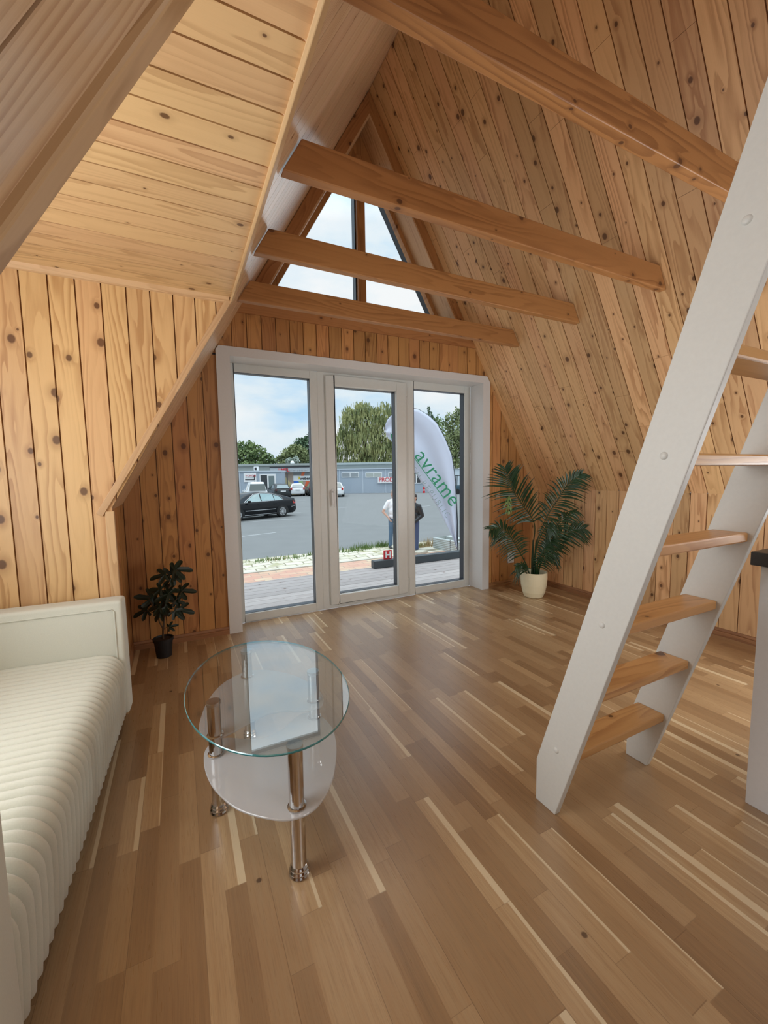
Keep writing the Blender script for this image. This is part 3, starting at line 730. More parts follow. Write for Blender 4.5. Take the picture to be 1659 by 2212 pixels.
def frond(pts, leaflen, name='frond', start=.35, n=26, droop=.35, pale=False, seed=1, wid=.0105):
    random.seed(seed)
    P = bez([p-pp_ for p in pts], 8); mb = MB()
    mb.tube(P, [.007-.0052*i/(len(P)-1) for i in range(len(P))], 6)
    view = (pp_-CAM).normalized(); total = len(P)-1
    for i in range(n):
        f = start+(1-start)*(i/(n-1))**.95; q = f*total; k = min(int(q), total-1); c = P[k].lerp(P[k+1], q-k)
        t = (P[k+1]-P[k]).normalized(); side_ = t.cross(view).normalized()
        prof = math.sin(PI*min(1, .16+.84*(i/(n-1)))*.92+.12)
        L = leaflen*(.35+.75*max(.1, prof))
        for s in (-1, 1):
            a = .62+.5*(1-i/(n-1))+random.uniform(-.12, .12)
            d = (t*math.cos(a)+side_*s*math.sin(a)-view*random.uniform(-.35, .35)).normalized()
            ln = L*random.uniform(.85, 1.1); pw = d.cross(view).normalized()
            prev = c; segs = 5; w0 = wid
            last = None
            for sgm in range(segs+1):
                x = sgm/segs; pos = c+d*ln*x+Vector((0, 0, -1))*droop*ln*x*x
                w = w0*(.35+1.3*x if x < .35 else (.8*(1-(x-.35)/.65)**.75))+.0004
                cur = (pos-pw*w+view*.002*(1), pos, pos+pw*w+view*.002)
                if last:
                    mb.face([last[0], last[1], cur[1], cur[0]], None, 0, True); mb.face([last[1], last[2], cur[2], cur[1]], None, 0, True)
                last = cur
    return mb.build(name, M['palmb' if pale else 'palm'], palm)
pY = lambda x, y, Y: pix(x, y, (0, 1, 0), Y)
base = lambda dx=0, dy=0: pp_+Vector((dx, dy, .19))
frond([base(-.01), pY(1152, 1180, 3.08), pY(1154, 1131, 3.05), pY(1128, 1090, 3.0), pY(1103, 1052, 2.98), pY(1091, 1012, 3.0)], .27, start=.42, n=30, seed=2, droop=.18)
frond([base(.02), pY(1158, 1180, 3.0), pY(1180, 1120, 2.95), pY(1205, 1080, 2.88), pY(1228, 1045, 2.78), pY(1256, 1024, 2.70)], .21, start=.36, n=32, seed=3, droop=.35)
frond([base(-.04), pY(1135, 1216, 3.1), pY(1118, 1185, 3.08), pY(1102, 1158, 3.04), pY(1082, 1140, 3.0), pY(1060, 1143, 2.96)], .20, start=.30, n=26, seed=4, droop=.45)
frond([base(.04), pY(1170, 1210, 3.02), pY(1190, 1180, 2.95), pY(1212, 1158, 2.88), pY(1238, 1145, 2.82), pY(1262, 1142, 2.78)], .20, start=.34, n=28, seed=5, droop=.35)
frond([base(.02, -.03), pY(1163, 1215, 2.98), pY(1178, 1180, 2.92), pY(1196, 1150, 2.86), pY(1216, 1120, 2.82), pY(1243, 1105, 2.78)], .19, start=.34, n=28, seed=6, droop=.6)
frond([base(.0, -.04), pY(1160, 1220, 3.0), pY(1172, 1195, 2.94), pY(1183, 1175, 2.9), pY(1198, 1166, 2.86)], .15, start=.3, n=22, seed=7, droop=.8)
frond([base(-.05), pY(1134, 1232, 3.06), pY(1128, 1222, 3.04), pY(1116, 1222, 3.0)], .13, start=.3, n=14, seed=8, droop=.7)
frond([base(.03, -.03), pY(1166, 1225, 3.0), pY(1176, 1205, 2.95), pY(1190, 1196, 2.92), pY(1204, 1200, 2.9)], .14, start=.25, n=18, seed=9, droop=.7)
frond([base(.01, -.02), pY(1158, 1190, 2.98), pY(1172, 1150, 2.9), pY(1186, 1132, 2.86), pY(1192, 1150, 2.82)], .12, start=.45, n=16, seed=10, droop=.9)
pl_ = frond([pY(1100, 1072, 2.98), pY(1097, 1085, 2.96), pY(1099, 1104, 2.95)], .05, start=.1, n=4, seed=12, droop=1.2, pale=True, wid=.010)
pl_['label'] = 'pale yellow-green twisted leaflets'
for dx, dy, s in ((.012, .01, 3), (-.01, .015, 4)):
    mb = MB(); mb.tube([Vector((dx, dy, .19)), Vector((dx*1.5, dy, .40)), Vector((dx*2, 0, .60))], [.010, .008, .005], 8); mb.build('stem', M['palm'], palm)

# ------------------------------------------------------------------ small fig in a black pot
fp = Vector((-.155, 3.335, 0))
fig = thing('potted_fig', 'small dark fig plant in a black pot in the left corner', 'plant', fp)
mb = MB(); mb.lathe([(0, 0), (.046, 0), (.050, .004), (.062, .118), (.068, .120), (.069, .140), (.064, .141), (.061, .128), (0, .128)], (0, 0, 0), 32); mb.build('pot', M['black'], fig)
mb = MB(); mb.lathe([(.060, .1285), (0, .131)], (0, 0, 0), 24); mb.build('soil', M['soil'], fig)
def lobed(mb, c, d, up_, size, m=0):
    d = d.normalized(); s = d.cross(up_).normalized(); nn = s.cross(d).normalized()
    outl = [(0, 0)]
    for ang, L in ((-100, .55), (-78, .28), (-52, .85), (-26, .38), (0, 1.05), (26, .38), (52, .85), (78, .28), (100, .55)):
        if L > .5:
            for da, k in ((-13, .82), (-6, .97), (0, 1), (6, .97), (13, .82)):
                a = math.radians(ang+da); outl.append((math.cos(a)*L*k, math.sin(a)*L*k))
        else:
            a = math.radians(ang); outl.append((math.cos(a)*L, math.sin(a)*L))
    def pt(x, y): return c+(d*x+s*y)*size*.58+nn*size*(-.30*(x*x+y*y)+.12*abs(y))
    n = len(outl); cen = pt(.12, 0)
    for i in range(1, n-1):
        mb.face([cen, pt(*outl[i]), pt(*outl[i+1])], None, m, True)
    mb.face([cen, pt(*outl[-1]), pt(0, 0)], None, m, True); mb.face([cen, pt(0, 0), pt(*outl[1])], None, m, True)
fY = lambda x, y, Y=3.32: pix(x, y, (0, 1, 0), Y)-fp
trunk = [Vector((.0, 0, .125)), fY(352, 1365), fY(354, 1345), fY(356, 1320), fY(360, 1290), fY(368, 1262), fY(376, 1240)]
mb = MB(); mb.tube(bez(trunk, 4), .0065, 8)
mb.tube(bez([fY(353, 1360), fY(345, 1345), fY(339, 1325), fY(325, 1300)], 4), .004, 7); mb.tube(bez([fY(355, 1335), fY(370, 1310), fY(384, 1290)], 4), .004, 7)
mb.build('trunk', M['stem'], fig)
random.seed(5); lf = MB(); st = MB()
TRK = bez(trunk, 8)[4:]+bez([fY(353, 1360), fY(345, 1345), fY(339, 1325), fY(325, 1300)], 6)+bez([fY(355, 1335), fY(370, 1310), fY(384, 1290)], 6)
specs = [(392, 1228, 1, .1, .17), (372, 1232, .2, 1, .12), (345, 1243, -1, .05, .13), (385, 1250, .8, -.6, .11), (362, 1255, -.7, -.5, .10), (400, 1275, 1, .15, .14), (352, 1278, -.6, .35, .17), (338, 1272, -1, .3, .11),
         (368, 1285, .2, -.3, .15), (318, 1290, -.8, .5, .15), (326, 1300, -.9, -.3, .13), (305, 1322, -1, -.2, .13), (350, 1305, -.3, -.5, .15), (390, 1300, 1, -.3, .12), (398, 1318, 1, -.1, .14), (384, 1325, .8, -.7, .11), (340, 1330, -.5, -.5, .11), (362, 1320, .4, -.6, .13), (372, 1352, .8, .3, .08), (335, 1312, -1, 0, .12)]
for px, py, dx, dz, sz in specs:
    yv = 3.32+random.uniform(-.07, .05); c = fY(px, py, yv); d = Vector((dx, random.uniform(-.5, .2), dz)); a = min(TRK, key=lambda q: (q-(c-Vector((0, 0, .04)))).length)
    st = MB(); st.tube([a, (a+c)/2+Vector((0, 0, .01)), c-d.normalized()*.01], .0018, 5); st.build('leaf_stalk', M['stem'], fig)
    sz *= 1.22
    lobed(lf, c-d.normalized()*sz*.25, d, Vector((random.uniform(-.4, .4), -.9, .75)), sz)
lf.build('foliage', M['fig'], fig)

# ------------------------------------------------------------------ wall socket behind the palm
so = thing('wall_socket', 'white double wall socket low on pine wall behind the palm', 'socket', (3.408, D-.001, .318))
mb = MB(); mb.box((-.045, -.012, -.060), (.045, 0, .060)); mb.build('socket_plate', M['white'], so, weld=True, bevel=.004)
for z in (-.028, .028):
    mb = MB(); mb.tube([(0, -.0135, z), (0, -.012, z)], .019, 20, sm=False); mb.build('socket_outlet', M['pvc'], so)

# ================================================================== outdoors
M['asph'] = plain('asphalt', (.165, .17, .168), .85, noise=.12, nscale=1.3)
M['deckw'] = pine('grey_decking', .14, .0, seed=20, light=(.37, .335, .32), dark=(.28, .24, .225), knots=.3, rough=.75, var=.25)
M['steel'] = plain('dark_grey_steel', (.045, .055, .062), .5, noise=.2)
M['red'] = plain('sign_red', (.62, .03, .04), .5); M['swhite'] = plain('sign_white', (.82, .82, .82), .5)
M['flag'] = plain('flag_cloth', (.62, .66, .78), .8, noise=.06, nscale=3); M['green'] = plain('print_green', (.03, .26, .12), .7)
M['greygreen'] = plain('print_grey_green', (.28, .36, .36), .7)
M['bgrey'] = plain('container_blue_grey', (.36, .42, .49), .6, noise=.06); M['bgrey2'] = plain('container_trim', (.52, .58, .64), .6)
M['roofg'] = plain('grey_roof_felt', (.36, .40, .39), .8, noise=.12, nscale=.6)
M['dark'] = plain('dark_window', (.04, .045, .05), .15); M['paleglass'] = plain('pale_window', (.42, .45, .42), .2)
M['ink'] = plain('ink_black', (.015, .015, .02), .6); M['yel'] = plain('yellow_paint', (.85, .62, .05), .6)
M['carblk'] = plain('black_car_paint', (.010, .011, .013), .15, spec=.25); M['carwht'] = plain('white_car_paint', (.66, .68, .69), .2, coat=1)
M['cargry'] = plain('dark_grey_car_paint', (.03, .034, .036), .2, spec=.3)
M['tyre'] = plain('tyre_rubber', (.018, .018, .018), .8); M['rim'] = plain('alloy_rim', (.62, .63, .65), .3, metal=.7)
M['tail'] = plain('tail_light', (.55, .02, .015), .2); M['carglass'] = plain('car_glass', (.10, .135, .13), .06, spec=1, coat=1)
M['carglass2'] = plain('car_glass_pale', (.26, .36, .35), .06, spec=1, coat=1)
M['galv'] = plain('galvanised_panel', (.42, .46, .45), .5, noise=.1)

def deck_paving():
    m, nt, b = mat_new('brick_paving'); g = G(nt)
    t = nt.nodes.new('ShaderNodeUVMap'); t.uv_map = 'UVMap'
    bk = nt.nodes.new('ShaderNodeTexBrick'); bk.inputs['Scale'].default_value = 1
    bk.inputs['Brick Width'].default_value = .40; bk.inputs['Row Height'].default_value = .20; bk.inputs['Mortar Size'].default_value = .010
    bk.inputs['Color1'].default_value = (.50, .29, .21, 1); bk.inputs['Color2'].default_value = (.55, .44, .30, 1); bk.inputs['Mortar'].default_value = (.30, .25, .20, 1)
    nt.links.new(t.outputs[0], bk.inputs['Vector'])
    n = g.noise(t.outputs[0], 1.3, 2); nt.links.new(g.mix(g.mth('MULTIPLY', g.sstep(n, .45, .6), .6), bk.outputs[0], (.50, .26, .20)), b.inputs['Base Color']); b.inputs['Roughness'].default_value = .9
    return m
def slab_paving():
    m, nt, b = mat_new('cream_slab_paving'); g = G(nt)
    t = nt.nodes.new('ShaderNodeUVMap'); t.uv_map = 'UVMap'
    bk = nt.nodes.new('ShaderNodeTexBrick'); bk.inputs['Scale'].default_value = 1
    bk.inputs['Brick Width'].default_value = .5; bk.inputs['Row Height'].default_value = .32; bk.inputs['Mortar Size'].default_value = .018
    bk.inputs['Color1'].default_value = (.54, .50, .39, 1); bk.inputs['Color2'].default_value = (.60, .565, .465, 1); bk.inputs['Mortar'].default_value = (.22, .20, .13, 1)
    wv = nt.nodes.new('ShaderNodeVectorMath'); wv.operation = 'ADD'
    ns = nt.nodes.new('ShaderNodeTexNoise'); ns.inputs['Scale'].default_value = 1.5
    sc = nt.nodes.new('ShaderNodeVectorMath'); sc.operation = 'SCALE'; sc.inputs['Scale'].default_value = .25
    nt.links.new(t.outputs[0], ns.inputs['Vector']); nt.links.new(ns.outputs['Color'], sc.inputs[0]); nt.links.new(t.outputs[0], wv.inputs[0]); nt.links.new(sc.outputs[0], wv.inputs[1])
    nt.links.new(wv.outputs[0], bk.inputs['Vector'])
    n = g.noise(t.outputs[0], 2.2, 4); nt.links.new(g.mix(g.mth('MULTIPLY', g.sstep(n, .52, .62), .7), bk.outputs[0], (.30, .28, .14)), b.inputs['Base Color']); b.inputs['Roughness'].default_value = .9
    return m
# decking just outside the door, paving and car park a metre lower
planks('deck', lambda u, v: (v, u, -.08), (0, 0, -1), [[(D+.25, -3), (5.52, -3), (5.52, 9), (D+.25, 9)]], .14, .02, [M['deckw'], M['skirt']], gap=.006, thick=.10)
def flat(name, pts, z, mat):
    mb = MB(); mb.face([(x, y, z) for x, y in pts], [(x, y) for x, y in pts]); return struct(mb.build(name, mat))
mb = MB(); mb.box((-3, 5.42, -.999), (9, 5.46, -.2)); struct(mb.build('deck_fascia', M['steel']))
flat('ground_brick_paving', [(-6, 4.5), (14, 4.5), (14, 10.0), (-6, 10.0)], GZ+.02, deck_paving())
flat('ground_slab_paving', [(-6, 10.12), (14, 10.12), (14, 11.75), (-6, 11.75)], GZ+.02, slab_paving())
mb = MB(); mb.box((-6, 10.0, GZ-.1), (14, 10.12, GZ+.04)); struct(mb.build('ground_kerb', plain('kerb', (.5, .47, .40), .9, noise=.1)))
flat('ground_car_park', [(-60, 3.9), (140, 3.9), (140, 140), (-60, 140)], GZ, M['asph'])
mb = MB()
for (a, b, w) in (((520, 1159, 596, 1150), 0, .10), ((527, 1128, 640, 1121), 0, .10), ((596, 1110, 650, 1107), 0, .1), ((722, 1098, 748, 1096), 0, .1), ((762, 1085, 800, 1083), 0, .1), ((905, 1095, 930, 1092), 0, .1), ((640, 1082, 660, 1081), 0, .1)):
    p = pix(a[0], a[1], (0, 0, 1), GZ+.004); q = pix(a[2], a[3], (0, 0, 1), GZ+.004); n = (q-p).cross(Vector((0, 0, 1))).normalized()*w/2
    mb.face([p-n, q-n, q+n, p+n])
struct(mb.build('ground_parking_lines', plain('worn_line', (.40, .41, .41), .85, noise=.15)))
# weeds between slabs and asphalt
random.seed(11); mb = MB()
def tuft(c, n, h, sp):
    for i in range(n):
        a = random.random()*6.28; r = random.random()*sp; p = c+Vector((math.cos(a)*r, math.sin(a)*r*.5, 0)); d = Vector((random.uniform(-.4, .4), random.uniform(-.3, .3), 1))*h*random.uniform(.4, 1)
        s = Vector((.012, .004, 0)); mb.face([p-s, p+s, p+d])
for px, py, n, h, sp in ((760, 1192, 90, .22, .5), (790, 1186, 130, .25, .5), (828, 1182, 120, .26, .3), (590, 1212, 60, .14, .5), (640, 1206, 80, .14, .6), (905, 1184, 60, .2, .3), (560, 1214, 50, .12, .5), (675, 1200, 60, .15, .3)):
    tuft(pix(px, py, (0, 0, 1), GZ), n, h, sp)
wd = mb.build('weeds', plain('weed_green', (.13, .20, .055), .8, noise=.4, nscale=4)); wd['kind'] = 'stuff'; tag(wd, 'green weeds growing along the edge of the car park asphalt', 'grass')
mb = MB()
for px, py, n, h, sp in ((925, 1181, 120, .34, .35), (915, 1186, 60, .2, .3), (600, 1210, 40, .12, .5)): tuft(pix(px, py, (0, 0, 1), GZ), n, h, sp)
wd = mb.build('dry_weeds', plain('weed_dry', (.36, .26, .13), .9, noise=.3, nscale=4)); wd['kind'] = 'stuff'; tag(wd, 'dry brown weeds beside the person in the black jacket', 'grass')
# loose slabs near the corrugated panel
for k, (px, py, sx, sy, lb) in enumerate(((922, 1187, .42, .3, 'grey loose paving slab lying nearest the corrugated metal bin'), (906, 1193, .4, .3, 'pale loose paving slab lying by the feet of the jacket wearer'))):
    p = pix(px, py, (0, 0, 1), GZ+.05); mb = MB(); mb.box((-sx/2, -sy/2, 0), (sx/2, sy/2, .07)); o = mb.build('paving_slab', plain('loose_slab', (.42, .40, .33), .9, noise=.2), weld=True, bevel=.01)
    o.location = (p.x, p.y, GZ+.02); o.rotation_euler.z = .3*k; tag(o, lb, 'slab', 'loose paving slabs')

# planter beam lying on the deck edge
bm_ = thing('deck_curb', 'dark grey metal box beam lying along the edge of the deck', 'beam', (5.5, 5.45, -.08))
mb = MB(); mb.box((-2.98, -.06, 0), (3.0, .06, .115)); mb.build('box_section', M['steel'], bm_, weld=True, bevel=.008)
mb = MB(); mb.box((-2.984, -.05, .010), (-2.98, .05, .105)); mb.build('end_cap', M['steel'], bm_)
# H hydrant sign
hp = pix(837.5, 1207, (0, 1, 0), 5.44)
hs = thing('hydrant_sign', 'small red square sign with a white H on the deck edge beam', 'sign', (hp.x, hp.y, .036), math.radians(-8))
mb = MB(); mb.box((-.066, -.004, 0), (.066, .004, .136)); mb.build('sign_plate', M['red'], hs)
text_on('letter', 'H', .135, M['swhite'], hs.location+Vector((-.047, -.006, .022)), (math.cos(math.radians(-8)), math.sin(math.radians(-8)), 0), (0, 0, 1), hs, bold=.004, ext=.001)
# corrugated metal bin
a = gnd(935, 12.5); b = gnd(1004, 11.4)
cb = thing('metal_bin', 'low grey corrugated metal bin standing on the pavers behind the flag', 'bin', a)
d = (b-a); L = d.length; d.normalize(); n = Vector((-d.y, d.x, 0))
def corr(nm, s0, s1):
    mb = MB(); k = 40
    for i in range(14):
        z0, z1 = .36*i/14, .36*(i+1)/14; o0, o1 = (.012, 0) if i % 2 else (0, .012)
        mb.face([d*s0+n*-o0+Vector((0, 0, z0)), d*s1+n*-o0+Vector((0, 0, z0)), d*s1+n*-o1+Vector((0, 0, z1)), d*s0+n*-o1+Vector((0, 0, z1))])
    mb.face([d*s0+Vector((0, 0, .36)), d*s1+Vector((0, 0, .36)), d*s1+n*.03+Vector((0, 0, .37)), d*s0+n*.03+Vector((0, 0, .37))]); mb.face([d*s0, d*s0+Vector((0, 0, .36)), d*s0+n*.5+Vector((0, 0, .36)), d*s0+n*.5])
    mb.build(nm, M['galv'], cb)
corr('side_panel', 0, L*.56); corr('side_panel', L*.57, L)
mb = MB(); mb.box(d*0+n*.5+Vector((0, 0, 0)), d*L+n*.53+Vector((0, 0, .36))); mb.build('back_panel', M['galv'], cb)
mb = MB(); mb.box(d*L*.56-n*.01, d*L*.57+n*.02+Vector((0, 0, .37))); mb.build('joint_strip', M['anth'], cb)

# ---- feather flag
FD = 7.2
fl = thing('feather_flag', 'tall white feather flag with green lettering outside the glazed door', 'flag', (out(989, 1187, FD).x, out(989, 1187, FD).y, GZ))
fo = fl.location.copy()
right_edge = [(989, 1186), (988, 1128), (985, 1070), (981, 1019), (975, 982), (961, 947), (943, 914), (925, 897), (905, 885), (888, 881), (868, 885), (849, 894), (838, 904), (833, 915), (832, 926)]
left_edge = [(834, 940), (849, 958), (872, 988), (896, 1019), (914, 1048), (943, 1092), (965, 1135), (979, 1164), (987, 1186)]
def fpt(px, py, bow=0):
    p = out(px, py, FD); return p
def interp(E, n):
    L = [0]
    for i in range(1, len(E)): L.append(L[-1]+math.hypot(E[i][0]-E[i-1][0], E[i][1]-E[i-1][1]))
    o = []
    for k in range(n+1):
        t = L[-1]*k/n; i = max(1, next((j for j in range(len(L)) if L[j] >= t-1e-9), len(L)-1)); f = (t-L[i-1])/(L[i]-L[i-1]); o.append((E[i-1][0]+(E[i][0]-E[i-1][0])*f, E[i-1][1]+(E[i][1]-E[i-1][1])*f))
    return o
n1 = 44; Rr = interp(right_edge, n1); Ll = interp(left_edge[::-1], n1); mb = MB(); W = 16; grid = []
for i in range(n1+1):
    row = []
    for j in range(W+1):
        t = j/W; x = Rr[i][0]*(1-t)+Ll[i][0]*t; y = Rr[i][1]*(1-t)+Ll[i][1]*t
        wv = math.sin(t*PI)*(.03+.05*(1-i/n1))*math.sin(t*9+i*.12)*.6
        row.append(out(x, y, FD+wv)-fo)
    grid.append(row)
for i in range(n1):
    for j in range(W): mb.face([grid[i][j], grid[i][j+1], grid[i+1][j+1], grid[i+1][j]], None, 0, True)
cl = mb.build('flag_cloth', M['flag'], fl, weld=True); sd_ = cl.modifiers.new('solid', 'SOLIDIFY'); sd_.thickness = .002
mb = MB(); mb.tube([Vector((.0, 0, .0))]+[out(x, y, FD+.01)-fo for x, y in [(989, 1186)]+right_edge[1:]], [.016, .014]+[.012-.0006*i for i in range(len(right_edge)-1)], 8); mb.build('pole', M['steel'], fl)
mb = MB(); mb.lathe([(0, 0), (.16, 0), (.16, .02), (.02, .05), (.02, .15), (0, .15)], (0, 0, 0), 20); mb.build('foot', M['steel'], fl)
ang = math.atan2(245, 175)
exf = RD*math.cos(ang)-Vector((0, 0, 1))*math.sin(ang); eyf = RD*math.sin(ang)+Vector((0, 0, 1))*math.cos(ang)
mm = FD/FPX
text_on('lettering', 'avrame', 42*mm*1.06, M['green'], out(894, 985, FD-.075), exf, eyf, fl, bold=-.001, ext=.001, sp=1.05)
text_on('lettering', 'CZECH REPUBLIC', 17.5*mm, M['greygreen'], out(861, 978, FD-.075), exf, eyf, fl, bold=-.002, ext=.001, sp=1.32)
p, q = out(868, 953, FD-.075)-fo, out(959.6, 1077, FD-.075)-fo; w = eyf*.006
mb = MB(); mb.prism([p-w, q-w, q+w, p+w], HD*.002); mb.build('underline', M['green'], fl)
mb = MB()
tri_ = [out(843, 934, FD-.075)-fo, out(856, 950, FD-.075)-fo, out(851, 957, FD-.075)-fo, out(846, 950, FD-.075)-fo]; mb.prism(tri_[::-1], HD*.002); mb.build('emblem', M['green'], fl)

# ---- cars. local +x is the front, y across
def car_body(L, Wd, prof, belt, zb, name, mat, root, hw=1.):
    """prof: list of (x, roof z, belt z); widths narrow to the ends"""
    mb = MB(); S = []
    xs = [prof[0][0]+(prof[-1][0]-prof[0][0])*i/36 for i in range(37)]
    def ip(x, k):
        for i in range(1, len(prof)):
            if x <= prof[i][0]+1e-9:
                f = (x-prof[i-1][0])/(prof[i][0]-prof[i-1][0]); return prof[i-1][k]*(1-f)+prof[i][k]*f
        return prof[-1][k]
    def wb(x):
        t = abs(x)/(L/2); return Wd/2*(1-.02*t-.16*max(0, (t-.80)/.20)**2.2)
    def sect(x):
        zr, zbl = ip(x, 1), ip(x, 2); w = wb(x); e = max(0, (abs(x)/(L/2)-.9)/.1)
        zlo = zb+.10*e; gh = max(0, zr-zbl); wr = w*(1-.30*min(1, gh/.5))
        return [(0, zlo), (w*.90, zlo), (w*.97, zlo+.07), (w, (zlo+zbl)*.5), (w*.985, zbl-.03), (w*.95, zbl), (wr*.99+w*.0, zbl+gh*.82) if gh > .05 else (w*.88, zbl+.003), (wr*.90, zbl+gh*.97) if gh > .05 else (w*.7, zbl+gh*.8), (wr*.6, zr) if gh > .05 else (w*.5, zr), (0, zr+.006)]
    for x in xs: S.append([Vector((x, -y, z)) for y, z in sect(x)][::1]+[Vector((x, y, z)) for y, z in sect(x)][::-1][1:-1])
    n = len(S[0])
    for i in range(len(S)-1):
        for j in range(n):
            q = (j+1) % n; mb.face([S[i][j], S[i][q], S[i+1][q], S[i+1][j]][::-1], None, 0, True)
    mb.face(S[0][::1]); mb.face(S[-1][::-1])
    mb.build(name, mat, root, weld=True)
    return wb, ip
def side_y(wb, ip, x, z):
    w = wb(x); zr, zbl = ip(x, 1), ip(x, 2); gh = max(.05, zr-zbl); wr = w*(1-.30*min(1, gh/.5)); t = max(0, min(1, (z-zbl)/(gh*.82)))
    return w*.95*(1-t)+wr*.99*t
def sidepoly(root, wb, ip, pts, name, mat, off=.008, sides=(-1, 1)):
    for s in sides:
        mb = MB(); P = [Vector((x, s*(side_y(wb, ip, x, z)+off), z)) for x, z in pts]
        c = sum(P, Vector())/len(P); c.y = s*(side_y(wb, ip, c.x, c.z)+off)
        for i in range(len(P)): mb.face([c, P[i], P[(i+1) % len(P)]] if s < 0 else [c, P[(i+1) % len(P)], P[i]], None, 0, False)
        mb.build(name, mat, root)
def strip(root, pts, r, name, mat):
    mb = MB(); mb.tube(pts, r, 6); return mb.build(name, mat, root)
def wheel(root, x, y, r=.325, w=.21):
    s = 1 if y > 0 else -1
    mb = MB(); n = 32
    pr = [(.60*r, 0), (.66*r, .0), (.90*r, .015), (r, -.02), (r, -w+.02), (.9*r, -w), (.3*r, -w)]
    R = [[Vector((x+rr*math.cos(2*PI*j/n), y+s*d_, r+rr*math.sin(2*PI*j/n))) for j in range(n)] for rr, d_ in pr]
    for i in range(len(R)-1):
        for j in range(n): mb.face([R[i][j], R[i+1][j], R[i+1][(j+1) % n], R[i][(j+1) % n]], None, 0, True)
    t = mb.build('wheel', M['tyre'], root, weld=True)
    mb = MB(); rr = .64*r
    for k in range(7):
        a = 2*PI*k/7; c0, s0 = math.cos(a), math.sin(a)
        for w0, w1 in ((-.030, -.012), (.012, .030)):
            P = [(c0*.05-s0*w0, s0*.05+c0*w0), (c0*rr-s0*w0*1.6, s0*rr+c0*w0*1.6), (c0*rr-s0*w1*1.6, s0*rr+c0*w1*1.6), (c0*.05-s0*w1, s0*.05+c0*w1)]
            mb.prism([Vector((x+a_, y+s*.004, r+b_)) for a_, b_ in P], (0, -s*.02, 0))
    for a0, a1 in ((rr*.93, rr*1.04), (0, .065)):
        for j in range(n):
            c0, s0, c1, s1 = math.cos(2*PI*j/n), math.sin(2*PI*j/n), math.cos(2*PI*(j+1)/n), math.sin(2*PI*(j+1)/n)
            mb.face([Vector((x+a0*c0, y+s*.006, r+a0*s0)), Vector((x+a1*c0, y+s*.006, r+a1*s0)), Vector((x+a1*c1, y+s*.006, r+a1*s1)), Vector((x+a0*c1, y+s*.006, r+a0*s1))])
    mb.build('rim', M['rim'], t)
    mb = MB(); mb.tube([(x, y-s*.03, r), (x, y-s*.04, r)], rr, 24); mb.build('brake_disc', M['anth'], t)
def arch(root, wb, x, r=.40):
    for s in (-1, 1):
        mb = MB(); y = s*(wb(x)+.004); c = Vector((x, y, .325))
        P = [Vector((x+r*math.cos(a*PI/16), y, max(.20, .325+r*math.sin(a*PI/16)))) for a in range(-4, 21)]
        for i in range(len(P)-1): mb.face([c, P[i], P[i+1]])
        mb.build('wheel_arch', M['black'], root)
def rearquad(root, pts, name, mat, th=.012):
    P = [Vector(p) for p in pts]; mb = MB(); mb.prism(P, Vector((th, 0, 0))); return mb.build(name, mat, root)
def place(root, p, ang): root.location = p; root.rotation_euler.z = ang

# black saloon, side on, nose to the left and a little nearer
car = thing('sedan_car', 'black four-door saloon with chrome window trim parked side-on in the car park', 'car')
L = 4.83
prof = [(-2.41, .62, .60), (-2.36, .90, .86), (-2.28, 1.02, .93), (-1.95, 1.10, .95), (-1.55, 1.22, .955), (-1.05, 1.37, .95), (-.45, 1.45, .94), (.10, 1.455, .93), (.60, 1.38, .92), (1.05, 1.19, .91), (1.40, .99, .90), (1.9, .93, .86), (2.25, .84, .78), (2.38, .68, .64), (2.41, .5, .48)]
wb, ip = car_body(L, 1.82, prof, .92, .20, 'car_body', M['carblk'], car)
arch(car, wb, 1.40); arch(car, wb, -1.36)
sidepoly(car, wb, ip, [(.86, .965), (.62, 1.15), (.28, 1.335), (-.02, 1.375), (-.02, .975)], 'side_window', M['carglass2'])
sidepoly(car, wb, ip, [(-.08, .98), (-.08, 1.378), (-.45, 1.37), (-.86, 1.30), (-.86, .985)], 'side_window', M['carglass2'])
sidepoly(car, wb, ip, [(-.90, .985), (-.90, 1.285), (-1.22, 1.17), (-1.36, 1.08), (-1.40, 1.0)], 'quarter_window', M['carglass2'])
for s in (-1, 1):
    tr_ = [(.98, .955), (.66, 1.155), (.30, 1.355), (-.10, 1.40), (-.50, 1.39), (-.92, 1.31), (-1.26, 1.19), (-1.42, 1.08), (-1.45, .99), (-.9, .968), (.2, .955), (.98, .945)]
    strip(car, [Vector((x, s*(side_y(wb, ip, x, z)+.012), z)) for x, z in tr_], .012, 'chrome_trim', M['rim'])
    strip(car, [Vector((x, s*(wb(x)+.004), .50)) for x in (.95, .3, -.3, -.90)], .018, 'chrome_strip', M['rim'])
    strip(car, [Vector((x, s*(wb(x)*.97+.01), .27)) for x in (1.0, .3, -.3, -.95)], .014, 'sill_strip', M['rim'])
    for x in (.12, -.88): strip(car, [Vector((x+.09, s*(wb(x)+.012), .80)), Vector((x-.09, s*(wb(x)+.014), .81))], .014, 'door_handle', M['carblk'])
    mb = MB(); P = [Vector((x, s*(wb(x)+y), z)) for x, y, z in ((-2.18, .003, .90), (-2.06, .006, .88), (-2.12, .006, .74), (-2.33, .0, .74), (-2.36, -.02, .88))]; mb.prism(P, (0, -s*.03, 0)); mb.build('tail_light', M['tail'], car)
    mb = MB(); mb.box((.70, s*1.02-.06, .93), (.84, s*1.02+.06, 1.05)); mb.build('wing_mirror', M['carblk'], car, weld=True, bevel=.03)
    strip(car, [Vector((-1.95, s*(wb(-1.95)+.01), .56)), Vector((-2.30, s*(wb(-2.3)+.01), .60))], .012, 'bumper_strip', M['rim'])
for x in (1.40, -1.36):
    for y in (-.90, .90): wheel(car, x, y)
